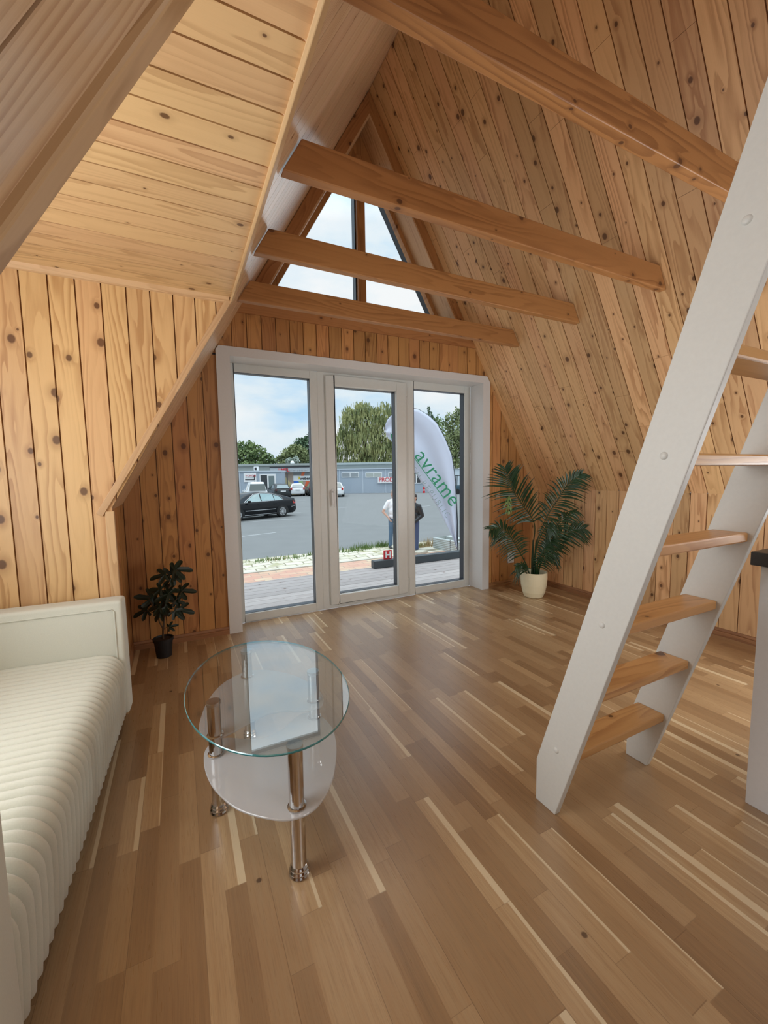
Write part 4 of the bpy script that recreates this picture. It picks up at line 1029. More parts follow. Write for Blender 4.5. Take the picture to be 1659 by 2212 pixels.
rearw = gnd(608, 23.2); frontw = gnd(519, 21.3)
dv = (frontw-rearw); angc = math.atan2(dv.y, dv.x); dvn = dv.normalized(); nrm = Vector((-dvn.y, dvn.x, 0))
if nrm.dot(HD) < 0: nrm = -nrm
place(car, rearw+dvn*1.36+nrm*.90, angc)

M['smoke'] = plain('smoked_light', (.09, .03, .03), .2)
def hatch(name, label, mat, H=1.48, L=4.4, Wd=1.80, van=False, cat='car', tl='tail'):
    c = thing(name, label, cat)
    if van: prof = [(-L/2, .55, .50), (-L/2+.03, .95, .93), (-L/2+.10, H-.06, 1.05), (-L/2+.22, H, 1.06), (.1, H, 1.05), (.75, H-.12, 1.05), (1.35, 1.12, 1.02), (1.9, .98, .95), (L/2, .55, .52)]
    else: prof = [(-L/2, .55, .52), (-L/2+.05, .92, .90), (-L/2+.20, 1.02, .94), (-L/2+.48, H-.08, .95), (-L/2+.75, H, .95), (0, H+.01, .94), (.55, H-.10, .92), (1.15, 1.02, .90), (1.8, .88, .82), (L/2, .5, .48)]
    wb, ip = car_body(L, Wd, prof, .93, .24, 'car_body', mat, c)
    x0 = -L/2
    if van:
        P = [(x0+.045, -.68, 1.10), (x0+.045, .68, 1.10), (x0+.085, .60, H-.18), (x0+.085, -.60, H-.18)]
        sidepoly(c, wb, ip, [(-.1, 1.10), (-.1, H-.2), (-1.3, H-.2), (-1.5, 1.10)], 'side_window', M['carglass']); sidepoly(c, wb, ip, [(.9, 1.10), (.6, H-.2), (0, H-.2), (0, 1.10)], 'side_window', M['carglass'])
    else:
        P = [(x0+.16, -.64, 1.03), (x0+.16, .64, 1.03), (x0+.44, .52, H-.13), (x0+.44, -.52, H-.13)]
        sidepoly(c, wb, ip, [(-.1, 1.0), (-.1, H-.14), (-1.1, H-.17), (-1.55, 1.03)], 'side_window', M['carglass']); sidepoly(c, wb, ip, [(.9, .97), (.35, H-.2), (0, H-.14), (0, .99)], 'side_window', M['carglass'])
    mb = MB(); Q = [Vector(p) for p in P]; nb = (Q[1]-Q[0]).cross(Q[3]-Q[0]).normalized(); nb = nb if nb.x < 0 else -nb
    mb.prism([q+nb*.045 for q in Q][::-1], -nb*.06); mb.build('rear_window', M['carglass'], c)
    for s in (-1, 1):
        mb = MB(); zt = 1.0 if not van else .92; mb.box((x0-.012, s*.70-.09, zt-.22), (x0+.16, s*.70+.09, zt)); mb.build('tail_light', M[tl], c, weld=True, bevel=.02)
        mb = MB(); mb.box((.62, s*1.0-.06, .96), (.76, s*1.0+.06, 1.08)); mb.build('wing_mirror', mat, c)
    mb = MB(); mb.box((x0-.045, -.26, .70), (x0-.01, .26, .81)); mb.build('number_plate', M['swhite'], c)
    mb = MB(); mb.box((x0-.05, -.75, .30), (x0+.05, .75, .48)); mb.build('bumper', M['black'] if mat is not M['carwht'] else mat, c, weld=True, bevel=.02)
    for x in (L*.30, -L*.30):
        arch(c, wb, x, .37)
        for y in (-Wd/2+.02, Wd/2-.02): wheel(c, x, y, .31)
    return c
def put(c, px, d, off, rz=0, L=4.4):
    # rear of the car faces the house: nose points away
    p = gnd(px, d); a = math.atan2(HD.y, HD.x)+math.radians(rz); f = Vector((math.cos(a), math.sin(a), 0)); place(c, p+f*(L/2), a)
van = hatch('van_car', 'white van with red tail lights parked behind the black saloon', M['carwht'], 1.84, 4.4, 1.78, True, 'van'); put(van, 555.5, 35.5, 0, 23)
c2_ = hatch('estate_car', 'dark grey hatchback parked between the white van and the small white car', M['cargry'], 1.50, 4.5, 1.84, tl='smoke'); put(c2_, 610.5, 42.5, 0, 25)
c3_ = hatch('hatchback_car', 'small white hatchback parked under the shop sign', M['carwht'], 1.46, 4.2, 1.76); put(c3_, 642.5, 46.5, 0, 17)
c4_ = hatch('hatchback_car', 'dark car half hidden by the left door post', M['cargry'], 1.50, 4.4, 1.82); put(c4_, 683, 46.2, 0, 16)
c5_ = hatch('crossover_car', 'white crossover car half hidden by the door sash', M['carwht'], 1.56, 4.4, 1.84); put(c5_, 724.5, 43.5, 0, 7)

# ---- commercial buildings at the far side. frame with x to the right, y away, z up
BD = 52.
def bframe(px, d=BD, name=None, label=None, cat='building'):
    p = gnd(px, d); return thing(name, label, cat, p, yaw)
def lx(px, d): # lateral metres of a pixel column at depth d on the horizon
    return (out(px, 1030, d)-Vector((0, 0, 0))).dot(RD)
def zz(px, py, d): return out(px, py, d).z-GZ
def bbox(root, px0, px1, py0, py1, d0, d1, name, mat, d=BD, m2=None):
    "box whose front face fills the pixel rectangle at depth d; d0,d1 are offsets from that depth"
    ox = root.location.dot(RD); od = root.location.dot(HD)
    x0, x1 = lx(px0, d)-ox, lx(px1, d)-ox; z1, z0 = zz((px0+px1)/2, py0, d), zz((px0+px1)/2, py1, d)
    z0 += GZ-root.location.z; z1 += GZ-root.location.z
    mb = MB(); mb.box((x0, d-od+d0, z0), (x1, d-od+d1, z1)); return mb.build(name, mat, root)
# container row
row = bframe(800, BD, 'container_office', 'long row of blue grey container offices across the car park')
bbox(row, 684, 974, 1012.5, 1067.5, 0, 2.5, 'wall', M['bgrey']); bbox(row, 683.5, 975, 1011.2, 1013, -.12, 2.6, 'roof_edge', M['bgrey2'])
for i, px in enumerate((685, 733, 783.5, 833, 883, 933, 973)): bbox(row, px-.7, px+.7, 1013, 1067, -.06, 0, 'corner_post', M['bgrey2'])
bbox(row, 684, 974, 1065.8, 1068, -.10, 0, 'base_rail', M['bgrey2'])
for px0, px1, gl_ in ((692, 727, 0), (738, 775, 0), (789.6, 825.2, 1), (838.8, 876, 0), (936, 970, 0)):
    f = bbox(row, px0, px1, 1020.4, 1031.2, -.05, .02, 'window', M['swhite'])
    mid = (px0+px1)/2
    for a, b in ((px0+1.2, mid-.8), (mid+.8, px1-1.2)):
        p_ = bbox(row, a, b, 1021.8, 1029.8, -.06, -.045, 'pane', M['paleglass'] if gl_ else plain('blind', (.30, .33, .35), .3)); M_ = p_.matrix_basis.copy(); p_.parent = f
dr = bbox(row, 893, 925, 1019, 1044.5, -.06, .02, 'window', M['swhite'])
for a, b in ((894.5, 898), (900.5, 908), (910, 924)):
    p_ = bbox(row, a, b, 1021, 1042.6, -.075, -.055, 'pane', M['dark']); p_.parent = dr
# the roof behind it
rf = bframe(760, BD+3, 'warehouse', 'low warehouse with a grey felt roof behind the container offices')
bbox(rf, 500, 974, 1003.5, 1060, .2, 3, 'wall', M['roofg'], BD+3); bbox(rf, 498, 975, 999.5, 1004, 0, 3.2, 'roof', M['roofg'], BD+3)
dm = thing('satellite_dome', 'small white dome on the warehouse roof', 'antenna', (*out(631.5, 1000, BD+4.5).xy, out(736.5, 999.5, BD+3).z+.02))
mb = MB(); mb.lathe([(.26, 0), (.27, .12), (.22, .28), (.12, .36), (0, .39)], (0, 0, 0), 20); mb.build('dome', M['swhite'], dm); mb = MB(); mb.lathe([(0, -.02), (.2, -.02), (.2, .02), (0, .02)], (0, 0, 0), 16); mb.build('base', M['galv'], dm)
# PRODEJNA sign
sg = thing('shop_sign', 'white board with red PRODEJNA lettering on the container wall', 'sign', out(838, 1036.5, BD-.25), yaw)
bbox(sg, 815.8, 862, 1030.4, 1043.2, 0, .06, 'board', M['swhite'], BD-.25)
text_on('lettering', 'PRODEJNA', .74, M['red'], out(818, 1040.6, BD-.27), RD, (0, 0, 1), sg, ext=.005, bold=.008, sp=.93)
# entrance container
DC = 48.
en = bframe(560, DC, 'entrance_container', 'blue grey entrance container with a white framed glass door at left')
bbox(en, 500, 608, 1019, 1078, 0, 1.9, 'wall', M['bgrey'], DC); bbox(en, 499, 609, 1017, 1019.6, -.1, 2.0, 'roof_edge', M['bgrey2'], DC); bbox(en, 517, 519, 1019, 1078, -.04, 0, 'corner_post', M['bgrey2'], DC)
df = bbox(en, 561, 596, 1024, 1064, -.06, .03, 'door_frame', M['swhite'], DC)
p_ = bbox(en, 563, 577.2, 1026.5, 1064, -.075, -.05, 'doorway', M['dark'], DC); p_.parent = df
p_ = bbox(en, 580.5, 592.5, 1028, 1062, -.09, -.06, 'door_glass', M['carglass'], DC); p_.parent = df
sg = thing('entrance_sign', 'white sign reading VCHOD with a black arrow at far left', 'sign', out(540, 1031, DC-.1), yaw)
bbox(sg, 526.5, 553.7, 1021.7, 1041.3, 0, .05, 'board', M['swhite'], DC-.1)
text_on('lettering', 'VCHOD', .30, M['red'], out(530, 1029.6, DC-.13), RD, (0, 0, 1), sg, ext=.005, sp=1.25)
text_on('lettering', 'DO PRODEJNY', .13, M['greygreen'], out(530, 1032.6, DC-.13), RD, (0, 0, 1), sg, ext=.003, sp=1.3)
mb = MB(); o_ = sg.location; ar = [(529.5, 1035.4), (548.6, 1035.4), (548.6, 1029.5), (546.9, 1029.5), (549.6, 1026), (552.3, 1029.5), (550.6, 1029.5), (550.6, 1037), (529.5, 1037)]
mb2 = [Matrix.Rotation(-yaw, 3, 'Z') @ (out(x, y, DC-.13)-o_) for x, y in ar]; mb.prism(mb2[::-1], (0, .015, 0)); mb.build('arrow', M['ink'], sg)
ac = thing('air_conditioner', 'small white air conditioning unit on the entrance container roof', 'air conditioner', out(553, 1016.6, DC+.8), yaw)
bbox(ac, 549, 557.4, 1007.7, 1016.6, 0, .4, 'casing', M['swhite'], DC+.8); bbox(ac, 550.6, 555.2, 1009.6, 1016, -.02, 0, 'grille', M['ink'], DC+.8)
# shop front
DS = 51.
sh = bframe(650, DS, 'shop', 'building supplies shop with a coloured mural wall and sign band')
def paint(px0, px1, py0, py1, nm, col, dd=-.02, poly=None):
    o_ = sh.location
    pts = poly or [(px0, py0), (px1, py0), (px1, py1), (px0, py1)]
    mb = MB(); mb.prism([Matrix.Rotation(-yaw, 3, 'Z') @ (out(x, y, DS+dd)-o_) for x, y in pts][::-1], (0, .012, 0)); return mb.build(nm, plain(nm, col, .7), sh)
bbox(sh, 587, 670, 1010, 1070, .0, 2.5, 'wall', plain('shop_wall', (.42, .33, .27), .8), DS)
bbox(sh, 587, 670, 1009.6, 1020.2, -.5, -.02, 'fascia', plain('fascia_grey', (.50, .53, .55), .6), DS); bbox(sh, 586, 670.5, 1007.8, 1010, -.6, 2.4, 'roof_edge', M['ink'], DS)
paint(0, 0, 0, 0, 'mural_yellow', (.66, .56, .30), poly=[(609, 1020), (618, 1032), (632, 1048), (640, 1062), (640, 1070), (609, 1070)])
paint(609, 616, 1029, 1037, 'mural_window', (.5, .55, .58), -.04)
paint(633.5, 674, 1020, 1028, 'mural_grey', (.24, .25, .25), -.03)
paint(0, 0, 0, 0, 'mural_orange', (.75, .16, .06), -.045, [(652, 1020), (659, 1020), (656, 1028), (650, 1028)])
paint(633.5, 674, 1027.6, 1039, 'sign_board', (.78, .80, .80), -.04)
paint(634.5, 643, 1039, 1045, 'mural_blue', (.05, .18, .62), -.03, [(634.5, 1039), (644, 1039), (647.5, 1046), (634.5, 1045)])
paint(0, 0, 0, 0, 'mural_green', (.35, .48, .25), -.03, [(644, 1039), (654, 1039), (655, 1052), (649, 1048)])
paint(0, 0, 0, 0, 'mural_red', (.72, .13, .05), -.03, [(661, 1039), (669, 1039), (664, 1050), (658, 1051)])
paint(0, 0, 0, 0, 'mural_ochre', (.72, .38, .10), -.035, [(670, 1039), (674, 1039), (674, 1060), (666, 1056)])
text_on('lettering', 'weber', .50, M['ink'], out(647.5, 1036.3, DS-.08), RD, (0, 0, 1), sh, ext=.005, bold=.012)
mb = MB(); o_ = sh.location; mb.prism([Matrix.Rotation(-yaw, 3, 'Z') @ (out(x, y, DS-.08)-o_) for x, y in [(643, 1029.5), (647.5, 1029.5), (648, 1033), (645.5, 1036), (643.8, 1034), (645.5, 1032)]][::-1], (0, .01, 0)); mb.build('sign_emblem', M['yel'], sh)
text_on('lettering', 'MPL', .56, M['red'], out(607.3, 1019, DS-.54), RD, (0, 0, 1), sh, ext=.01, bold=.02, sp=1.0)
text_on('lettering', 'STAVEBNINY', .30, plain('sign_grey', (.26, .28, .30), .6), out(625, 1018.2, DS-.54), RD, (0, 0, 1), sh, ext=.005, sp=1.45)
mb = MB(); mb.prism([Matrix.Rotation(-yaw, 3, 'Z') @ (out(x, y, DS-.54)-o_) for x, y in [(600.5, 1012), (605.8, 1012), (605.8, 1018), (600.5, 1018)]][::-1], (0, .01, 0)); mb.build('sign_emblem', plain('emblem_pink', (.60, .30, .30), .6), sh)
pl2 = thing('lamp_post', 'thin dark grey post standing in front of the shop sign', 'post', gnd(620.3, 46.0))
mb = MB(); mb.tube([(0, 0, 0), (0, 0, 3.2)], .055, 10); mb.build('post', M['steel'], pl2); mb = MB(); mb.lathe([(0, 0), (.14, 0), (.14, .05), (0, .05)], (0, 0, 0), 12); mb.build('base_plate', M['steel'], pl2)
# red bollard by the door at right
rb = thing('bollard', 'short red and white bollard by the container wall behind the flag', 'bollard', gnd(915.5, 50))
mb = MB(); mb.tube([(0, 0, 0), (0, 0, .72)], .14, 12); mb.build('post', M['red'], rb); mb = MB(); mb.tube([(0, 0, .30), (0, 0, .42)], .145, 12); mb.build('band', M['swhite'], rb)
# forklift and white shed right of the flag
sdh = thing('shed', 'pale blue white shed at the far right behind the flag', 'shed', gnd(990, 56), yaw)
bbox(sdh, 979, 1012, 1013, 1062, 0, 3, 'wall', plain('shed_white', (.62, .70, .76), .6), 56); bbox(sdh, 978, 1013, 1012, 1013.5, -.1, 3.1, 'roof', M['galv'], 56)
fk = thing('forklift', 'dark forklift truck parked at the right edge of the view', 'forklift', gnd(994, 46), yaw)
mb = MB(); mb.box((-.55, -.5, .35), (.75, .5, 1.0)); mb.build('chassis', plain('forklift_blue', (.04, .09, .12), .4), fk, weld=True, bevel=.08)
mb = MB()
for x in (-.45, .6):
    for y in (-.45, .45): mb.tube([(x, y, .95), (x*.9, y, 2.05)], .035, 8)
mb.box((-.5, -.5, 2.03), (.62, .5, 2.10)); mb.build('overhead_guard', M['ink'], fk)
mb = MB(); mb.tube([(-.70, -.3, .1), (-.70, -.3, 2.2)], .05, 8); mb.tube([(-.70, .3, .1), (-.70, .3, 2.2)], .05, 8); mb.box((-.76, -.3, 1.9), (-.68, .3, 1.98)); mb.build('mast', M['ink'], fk)
for x in (-.4, .55):
    for y in (-.55, .55):
        mb = MB(); mb.tube([(x, y-.10, .30), (x, y+.10, .30)], .30, 20); mb.build('wheel', M['tyre'], fk)
mb = MB(); mb.box((.0, -.25, 1.0), (.45, .25, 1.1)); mb.box((.38, -.25, 1.1), (.47, .25, 1.55)); mb.build('seat', M['ink'], fk, weld=True)

# ---- trees
def leafmat(nm, a, b_):
    m, nt, b = mat_new(nm); g = G(nt); t = nt.nodes.new('ShaderNodeTexCoord')
    n = g.noise(t.outputs['Object'], .55, 3, .6); n2 = g.noise(t.outputs['Object'], 3.0, 2, .6)
    nt.links.new(g.mix(g.sstep(g.mth('ADD', g.mth('MULTIPLY', n, .6), g.mth('MULTIPLY', n2, .4)), .38, .62), a, b_), b.inputs['Base Color'])
    b.inputs['Roughness'].default_value = .7; b.inputs['Subsurface Weight'].default_value = 0
    return m
def tree(label, px, d, clumps, mat, nleaf=5000, leaf=.28, hang=0, trunk=.25, seed=0, nm='tree', group='trees behind the shops'):
    "clumps: (px, py, radius px x, radius px y) of crown masses, at depth d"
    rng = np.random.RandomState(seed); b0 = gnd(px, d); root = thing(nm, label, 'tree', b0, 0, group)
    cs_l = []
    for (cx, cy, rx, ry) in clumps:
        p = out(cx, cy, d)-b0; k = d/FPX; cs_l.append((p, rx*k, ry*k))
    vol = np.array([a*a*b for _, a, b in cs_l]); vol = vol**.7; cnt = (nleaf*vol/vol.sum()).astype(int)
    V = []; F = []
    for (p, rx, rz), c in zip(cs_l, cnt):
        u = rng.normal(size=(c, 3)); u /= np.linalg.norm(u, axis=1)[:, None]; r = rng.uniform(.15, 1, (c, 1))**.40
        # ragged surface from a few lobes
        lob = rng.normal(size=(14, 3)); lob /= np.linalg.norm(lob, axis=1)[:, None]; dt = (u@lob.T).max(1)[:, None]; r = r*(.62+.42*dt**4)
        q = u*r*np.array([rx, rx*.8, rz])+np.array(p)
        for k in range(c):
            s = leaf*rng.uniform(.6, 1.3); t = rng.normal(size=3); t /= np.linalg.norm(t)
            if hang: 
                t = np.array([rng.normal()*.12, rng.normal()*.12, -1.]); s2 = s*hang; w = np.array([math.cos(k), math.sin(k), 0])*s*.22
                bI = len(V); V += [q[k]-w, q[k]+w, q[k]+w*.6+t*s2, q[k]-w*.6+t*s2]
            else:
                w = np.cross(t, rng.normal(size=3)); w = w/np.linalg.norm(w)*s*.5; bI = len(V); V += [q[k]-w-t*s*.5, q[k]+w-t*s*.3, q[k]+w*.8+t*s*.5, q[k]-w*.8+t*s*.4]
            F.append((bI, bI+1, bI+2, bI+3))
    me = bpy.data.meshes.new('foliage'); me.from_pydata([tuple(v) for v in V], [], F); me.materials.append(mat); me.update()
    o = bpy.data.objects.new('foliage', me); C.objects.link(o); o.parent = root
    mb = MB(); top = max(cs_l, key=lambda c: c[0].z)[0]; random.seed(seed)
    mb.tube([Vector((0, 0, 0)), Vector((top.x*.2, top.y*.2, top.z*.45)), Vector((top.x*.8, top.y*.8, top.z*1.0))], [trunk, trunk*.7, trunk*.15], 8); mb.build('trunk', M['stem'], root)
    for i, (p, rx, rz) in enumerate(cs_l[:5]):
        mb = MB(); a0 = Vector((top.x*.15, top.y*.15, top.z*.35)); mb.tube([a0, (a0+p)/2+Vector((0, 0, .3)), p], [trunk*.4, trunk*.25, .04], 6); mb.build('branch', M['stem'], root)
    return root
lm1 = leafmat('leaf_mid_green', (.09, .15, .06), (.26, .34, .13)); lm2 = leafmat('leaf_dark_green', (.04, .085, .045), (.11, .18, .085))
lm3 = leafmat('leaf_willow', (.15, .19, .07), (.42, .42, .17)); lm4 = leafmat('leaf_silver', (.32, .39, .33), (.48, .54, .47)); lm5 = leafmat('leaf_olive', (.13, .17, .07), (.32, .36, .16))
tree('bushy green tree with bare twigs at far left beyond the entrance container', 548, 66, [(530, 985, 26, 20), (515, 970, 20, 20), (556, 982, 22, 22), (575, 992, 20, 14), (540, 965, 14, 14), (590, 996, 16, 8), (545, 1003, 40, 8), (515, 1003, 30, 8)], lm1, 3600, .30, seed=1)
tree('olive green rounded tree between the bushy tree and the dark tree', 632, 64, [(625, 985, 22, 18), (645, 980, 22, 20), (608, 992, 14, 10), (632, 970, 12, 10), (660, 990, 12, 12), (625, 1003, 36, 8)], lm5, 3000, .26, seed=2)
tree('tall dark green tree rising behind the shop sign', 668, 72, [(668, 965, 26, 34), (650, 962, 18, 18), (690, 960, 22, 36), (640, 975, 14, 12), (675, 1000, 34, 14)], lm2, 4200, .30, seed=3)
tree('silvery grey-leaved shrub over the shop roof', 628, 61, [(624, 995, 8, 8), (640, 994, 8, 9)], lm4, 500, .20, seed=4, nm='shrub', trunk=.08)
tree('large drooping willow filling the middle pane', 790, 70, [(795, 905, 40, 40), (760, 925, 30, 50), (745, 955, 28, 45), (790, 955, 45, 45), (835, 930, 34, 55), (830, 895, 28, 28), (750, 895, 16, 22), (780, 885, 24, 22), (865, 935, 26, 55), (715, 975, 22, 24), (820, 975, 40, 28), (870, 980, 24, 22), (740, 1000, 40, 16), (790, 1000, 50, 16), (850, 1000, 40, 16)], lm3, 11000, .30, hang=2.6, seed=5, trunk=.4)
tree('green tree right of the willow behind the flag', 935, 74, [(920, 940, 26, 45), (945, 925, 24, 32), (940, 965, 34, 36), (905, 960, 22, 34), (930, 1000, 50, 14)], lm1, 3600, .30, seed=6)
tree('dark pointed conifer top behind the flag', 925, 88, [(928, 900, 10, 12), (932, 920, 16, 24), (926, 885, 4, 10)], lm2, 900, .26, seed=7)
tree('loose birch-like tree at the far right of the right pane', 985, 70, [(985, 935, 20, 45), (970, 915, 14, 28), (990, 900, 12, 24), (975, 960, 26, 34), (1000, 960, 22, 38), (972, 985, 26, 20), (985, 1002, 40, 14)], lm5, 4200, .28, seed=8)

# ---- people
def capsule(mb, a, b, ra, rb, n=12):
    a, b = Vector(a), Vector(b); t = (b-a); L = t.length
    if L < 1e-6: t = Vector((0, 0, 1))
    else: t.normalize()
    u = t.orthogonal().normalized(); w = t.cross(u); rings = []
    for c, r, s0, s1 in ((a, ra, -1, 0), (b, rb, 0, 1)):
        for i in range(4):
            ph = (s0+(s1-s0)*i/3)*PI/2*.999; rings.append([c+t*r*math.sin(ph)+(u*math.cos(2*PI*j/n)+w*math.sin(2*PI*j/n))*r*math.cos(ph) for j in range(n)])
    for i in range(len(rings)-1):
        for j in range(n): q = (j+1) % n; mb.face([rings[i][j], rings[i][q], rings[i+1][q], rings[i+1][j]])
    mb.face(rings[0][::-1]); mb.face(rings[-1])
def ell(mb, c, r, n=16):
    c = Vector(c)
    P = lambda i, j: c+Vector((r[0]*math.sin(PI*i/n)*math.cos(2*PI*j/n), r[1]*math.sin(PI*i/n)*math.sin(2*PI*j/n), r[2]*math.cos(PI*i/n)))
    for i in range(n):
        for j in range(n):
            if i == 0: mb.face([P(0, 0), P(1, j), P(1, j+1)])
            elif i == n-1: mb.face([P(i, j), P(n, 0), P(i, j+1)])
            else: mb.face([P(i, j), P(i+1, j), P(i+1, j+1), P(i, j+1)])
def fuse(mb, name, mat, parent, vox=.010, sm=4):
    "melt overlapping shapes into one continuous skin"
    o = mb.build(name, mat, None, weld=True); r = o.modifiers.new('r', 'REMESH'); r.mode = 'VOXEL'; r.voxel_size = vox
    q = o.modifiers.new('s', 'SMOOTH'); q.iterations = sm; q.factor = .5
    dg = bpy.context.evaluated_depsgraph_get(); me = bpy.data.meshes.new_from_object(o.evaluated_get(dg))
    bpy.data.objects.remove(o); me.materials.clear(); me.materials.append(mat)
    for p in me.polygons: p.use_smooth = True
    o = bpy.data.objects.new(name, me); C.objects.link(o); o.parent = parent; return o
M['skin'] = plain('skin', (.56, .33, .25), .55); M['skinp'] = plain('skin_tanned', (.50, .28, .21), .55)
M['tee'] = plain('white_cotton', (.80, .80, .84), .85); M['jean'] = plain('blue_denim', (.085, .145, .225), .85, noise=.25, nscale=6); M['jean2'] = plain('dark_denim', (.055, .075, .15), .85, noise=.25, nscale=6)
M['jack'] = plain('black_leather', (.018, .019, .022), .4, noise=.2); M['shoe'] = plain('dark_shoe', (.05, .05, .055), .6); M['hairg'] = plain('grey_hair', (.32, .27, .24), .9); M['hairb'] = plain('dark_hair', (.04, .03, .025), .8)
def hand(mb, w, d, palm_n, side, curl=.5, k=1.):
    "w wrist, d pointing along the hand, palm_n palm normal"
    d = Vector(d).normalized(); n = Vector(palm_n); n = (n-d*n.dot(d)).normalized(); s = d.cross(n)*side; w = Vector(w)
    capsule(mb, w, w+d*.03, .024, .027); 
    for q in (-.027, -.009, .009, .027): capsule(mb, w+d*.02+s*q*.7, w+d*.085+s*q, .013, .0115)
    for q, L in ((-.030, .060), (-.010, .075), (.010, .080), (.030, .070)):
        a = w+d*.088+s*q; d1 = (d+n*curl*.7).normalized(); b = a+d1*L*.5; d2 = (d+n*curl*2.0).normalized(); c = b+d2*L*.3; d3 = (d+n*curl*3.4).normalized()
        capsule(mb, a, b, .0098, .0092); capsule(mb, b, c, .0092, .0085); capsule(mb, c, c+d3*L*.25, .0085, .0075)
    a = w+d*.025+s*.028; b = a+(d*.6+s*.8+n*.3).normalized()*.040; capsule(mb, a, b, .014, .012); capsule(mb, b, b+(d*.9+s*.3+n*.5).normalized()*.034, .012, .009)
def person(label, pos, face, H, arms, mats, stance, belly, longsleeve, head_turn=0., glasses=False):
    """local frame: +x is forward, +y the person's left; arms: (shoulder, elbow, wrist) for right and left"""
    root = thing('person', label, 'person', pos, math.atan2(face.y, face.x))
    k = H/1.78; V_ = lambda x, y, z: Vector((x*k, y*k, z*k))
    skin, top, leg, hair = mats; b = MB()
    # head
    ell(b, V_(.005, 0, 1.665), (.098*k, .076*k, .115*k)); ell(b, V_(.03, 0, 1.60), (.066*k, .058*k, .062*k)); capsule(b, V_(-.01, 0, 1.46), V_(.0, 0, 1.60), .058*k, .056*k)
    capsule(b, V_(.092, 0, 1.668), V_(.112, 0, 1.635), .010*k, .015*k)                    # nose
    capsule(b, V_(.082, -.018, 1.588), V_(.082, .018, 1.588), .010*k, .010*k)              # lips
    for s in (-1, 1): ell(b, V_(-.005, s*.078, 1.65), (.020*k, .010*k, .032*k))
    ell(b, V_(0, 0, 1.30), (.115*k, .165*k, .17*k)); ell(b, V_(0, 0, 1.12), (.115*k, .145*k, .16*k)); ell(b, V_(-.005, 0, .96), (.12*k, .16*k, .13*k))
    for s in (-1, 1): capsule(b, V_(-.01, s*.06, 1.45), V_(0, s*.175, 1.41), .045*k, .055*k)
    hips = [V_(0, -.085, .93), V_(0, .085, .93)]
    fe = []
    for s, h in zip((-1, 1), hips):
        kx, fx, fy = stance[(s+1)//2]; kn = V_(kx, s*.10+fy*.4, .50); an = V_(fx, s*.11+fy, .085); fe.append(an)
        capsule(b, h, kn, .085*k, .056*k); capsule(b, kn, an, .055*k, .038*k); capsule(b, an+V_(-.03, 0, -.04), an+V_(.13, s*.03, -.05), .036*k, .030*k)
    for (sh_, el, wr, hd, pn), s in zip(arms, (-1, 1)):
        sh_, el, wr = V_(*sh_), V_(*el), V_(*wr); capsule(b, sh_, el, .050*k, .040*k); capsule(b, el, wr, .040*k, .027*k); hand(b, wr, hd, pn, s, .45)
    body = fuse(b, 'body', skin, root, .0085, 3)
    # hair cap, brows, eyes
    h = MB(); ell(h, V_(-.012, 0, 1.695), (.098*k, .081*k, .098*k)); ell(h, V_(-.04, 0, 1.64), (.065*k, .075*k, .085*k)); hr = fuse(h, 'hair', hair, root, .009, 2)
    for s in (-1, 1):
        e_ = MB(); ell(e_, V_(.086, s*.030, 1.668), (.012*k, .013*k, .009*k), 10); e_.build('eye', M['ink'], root)
    if glasses:
        g_ = MB()
        for s in (-1, 1):
            g_.tube([V_(.108, s*.033+.026*math.cos(a*PI/8), 1.667+.020*math.sin(a*PI/8)) for a in range(17)], .0025*k, 6); g_.tube([V_(.106, s*.058, 1.672), V_(.0, s*.086, 1.668)], .0025*k, 6)
        g_.tube([V_(.110, -.008, 1.67), V_(.110, .008, 1.67)], .0025*k, 6); gg = g_.build('glasses', M['ink'], root)
    # top
    t = MB(); bl = belly
    ell(t, V_(.005, 0, 1.30), (.135*k, .185*k, .185*k)); ell(t, V_(.02*bl, 0, 1.14), (.135*k*(1+.15*bl), .168*k*(1+.06*bl), .18*k)); ell(t, V_(.015*bl, 0, .99), (.135*k*(1+.12*bl), .172*k, .12*k))
    capsule(t, V_(0, 0, 1.20), V_(.0, 0, .96), .14*k, .145*k)
    for s in (-1, 1): capsule(t, V_(-.01, s*.05, 1.455), V_(0, s*.180, 1.415), .055*k, .068*k)
    capsule(t, V_(-.01, 0, 1.44), V_(-.005, 0, 1.485), .075*k, .066*k)
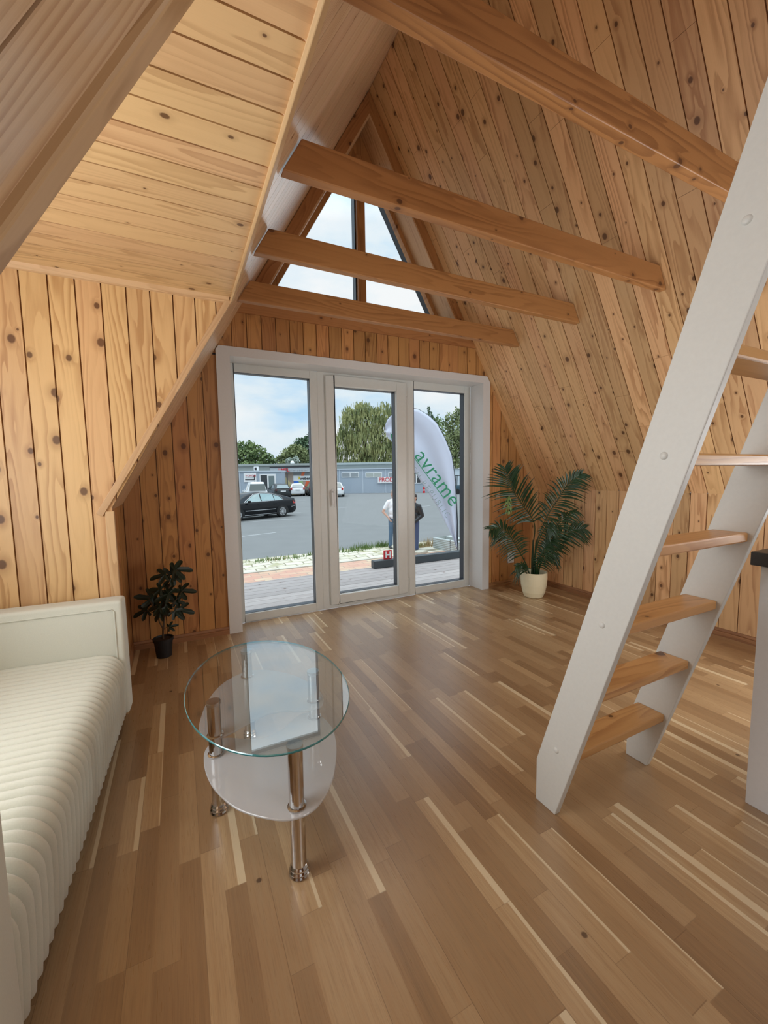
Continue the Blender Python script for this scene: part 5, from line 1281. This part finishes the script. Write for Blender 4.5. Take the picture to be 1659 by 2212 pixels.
    for (sh_, el, wr, hd, pn), s in zip(arms, (-1, 1)):
        sh_, el, wr = V_(*sh_), V_(*el), V_(*wr)
        if longsleeve: capsule(t, sh_, el, .080*k, .070*k); capsule(t, el, el.lerp(wr, .95), .068*k, .050*k)
        else: capsule(t, sh_, sh_.lerp(el, .62), .068*k, .064*k)
    fuse(t, 'jacket' if longsleeve else 'shirt', top, root, .010, 4)
    # trousers and shoes
    t = MB(); ell(t, V_(0, 0, .93), (.130*k, .172*k, .11*k))
    for s, h, an in zip((-1, 1), hips, fe):
        kx, fx, fy = stance[(s+1)//2]; kn = V_(kx, s*.10+fy*.4, .50); capsule(t, h, kn, .092*k, .066*k); capsule(t, kn, an+V_(0, 0, .02), .065*k, .056*k)
    fuse(t, 'trousers', leg, root, .010, 4)
    for s, an in zip((-1, 1), fe):
        t = MB(); capsule(t, an+V_(-.035, 0, -.038), an+V_(.15, s*.035, -.045), .046*k, .040*k); t_ = fuse(t, 'shoe', M['shoe'], root, .009, 2)
    return root
p1 = gnd(849.5, 12.75)
person('grey-haired person in glasses, white t-shirt and blue jeans with a hand in the pocket', p1, RD*.45-HD*.9, 1.83,
       [((0, -.185, 1.41), (-.07, -.325, 1.13), (.07, -.215, .955), (.45, .25, -.85), (0, 1, .2)), ((0, .185, 1.41), (-.05, .275, 1.13), (.08, .215, .96), (.45, -.25, -.85), (0, -1, .2))],
       (M['skin'], M['tee'], M['jean'], M['hairg']), ((.01, -.01, -.02), (.02, .02, .03)), 1.2, False, glasses=True)
p2 = gnd(894, 12.15)
person('person in a black jacket and dark blue jeans standing with hands held in front', p2, -RD*.72-HD*.69, 1.72,
       [((0, -.19, 1.41), (-.08, -.235, 1.13), (.14, -.10, .95), (.4, .75, -.5), (-.3, .3, -1)), ((0, .19, 1.41), (-.09, .24, 1.13), (.14, .12, .93), (.4, -.7, -.5), (-.3, -.3, -1))],
       (M['skinp'], M['jack'], M['jean2'], M['hairb']), ((.02, .0, 0), (.0, .02, .0)), .5, True)
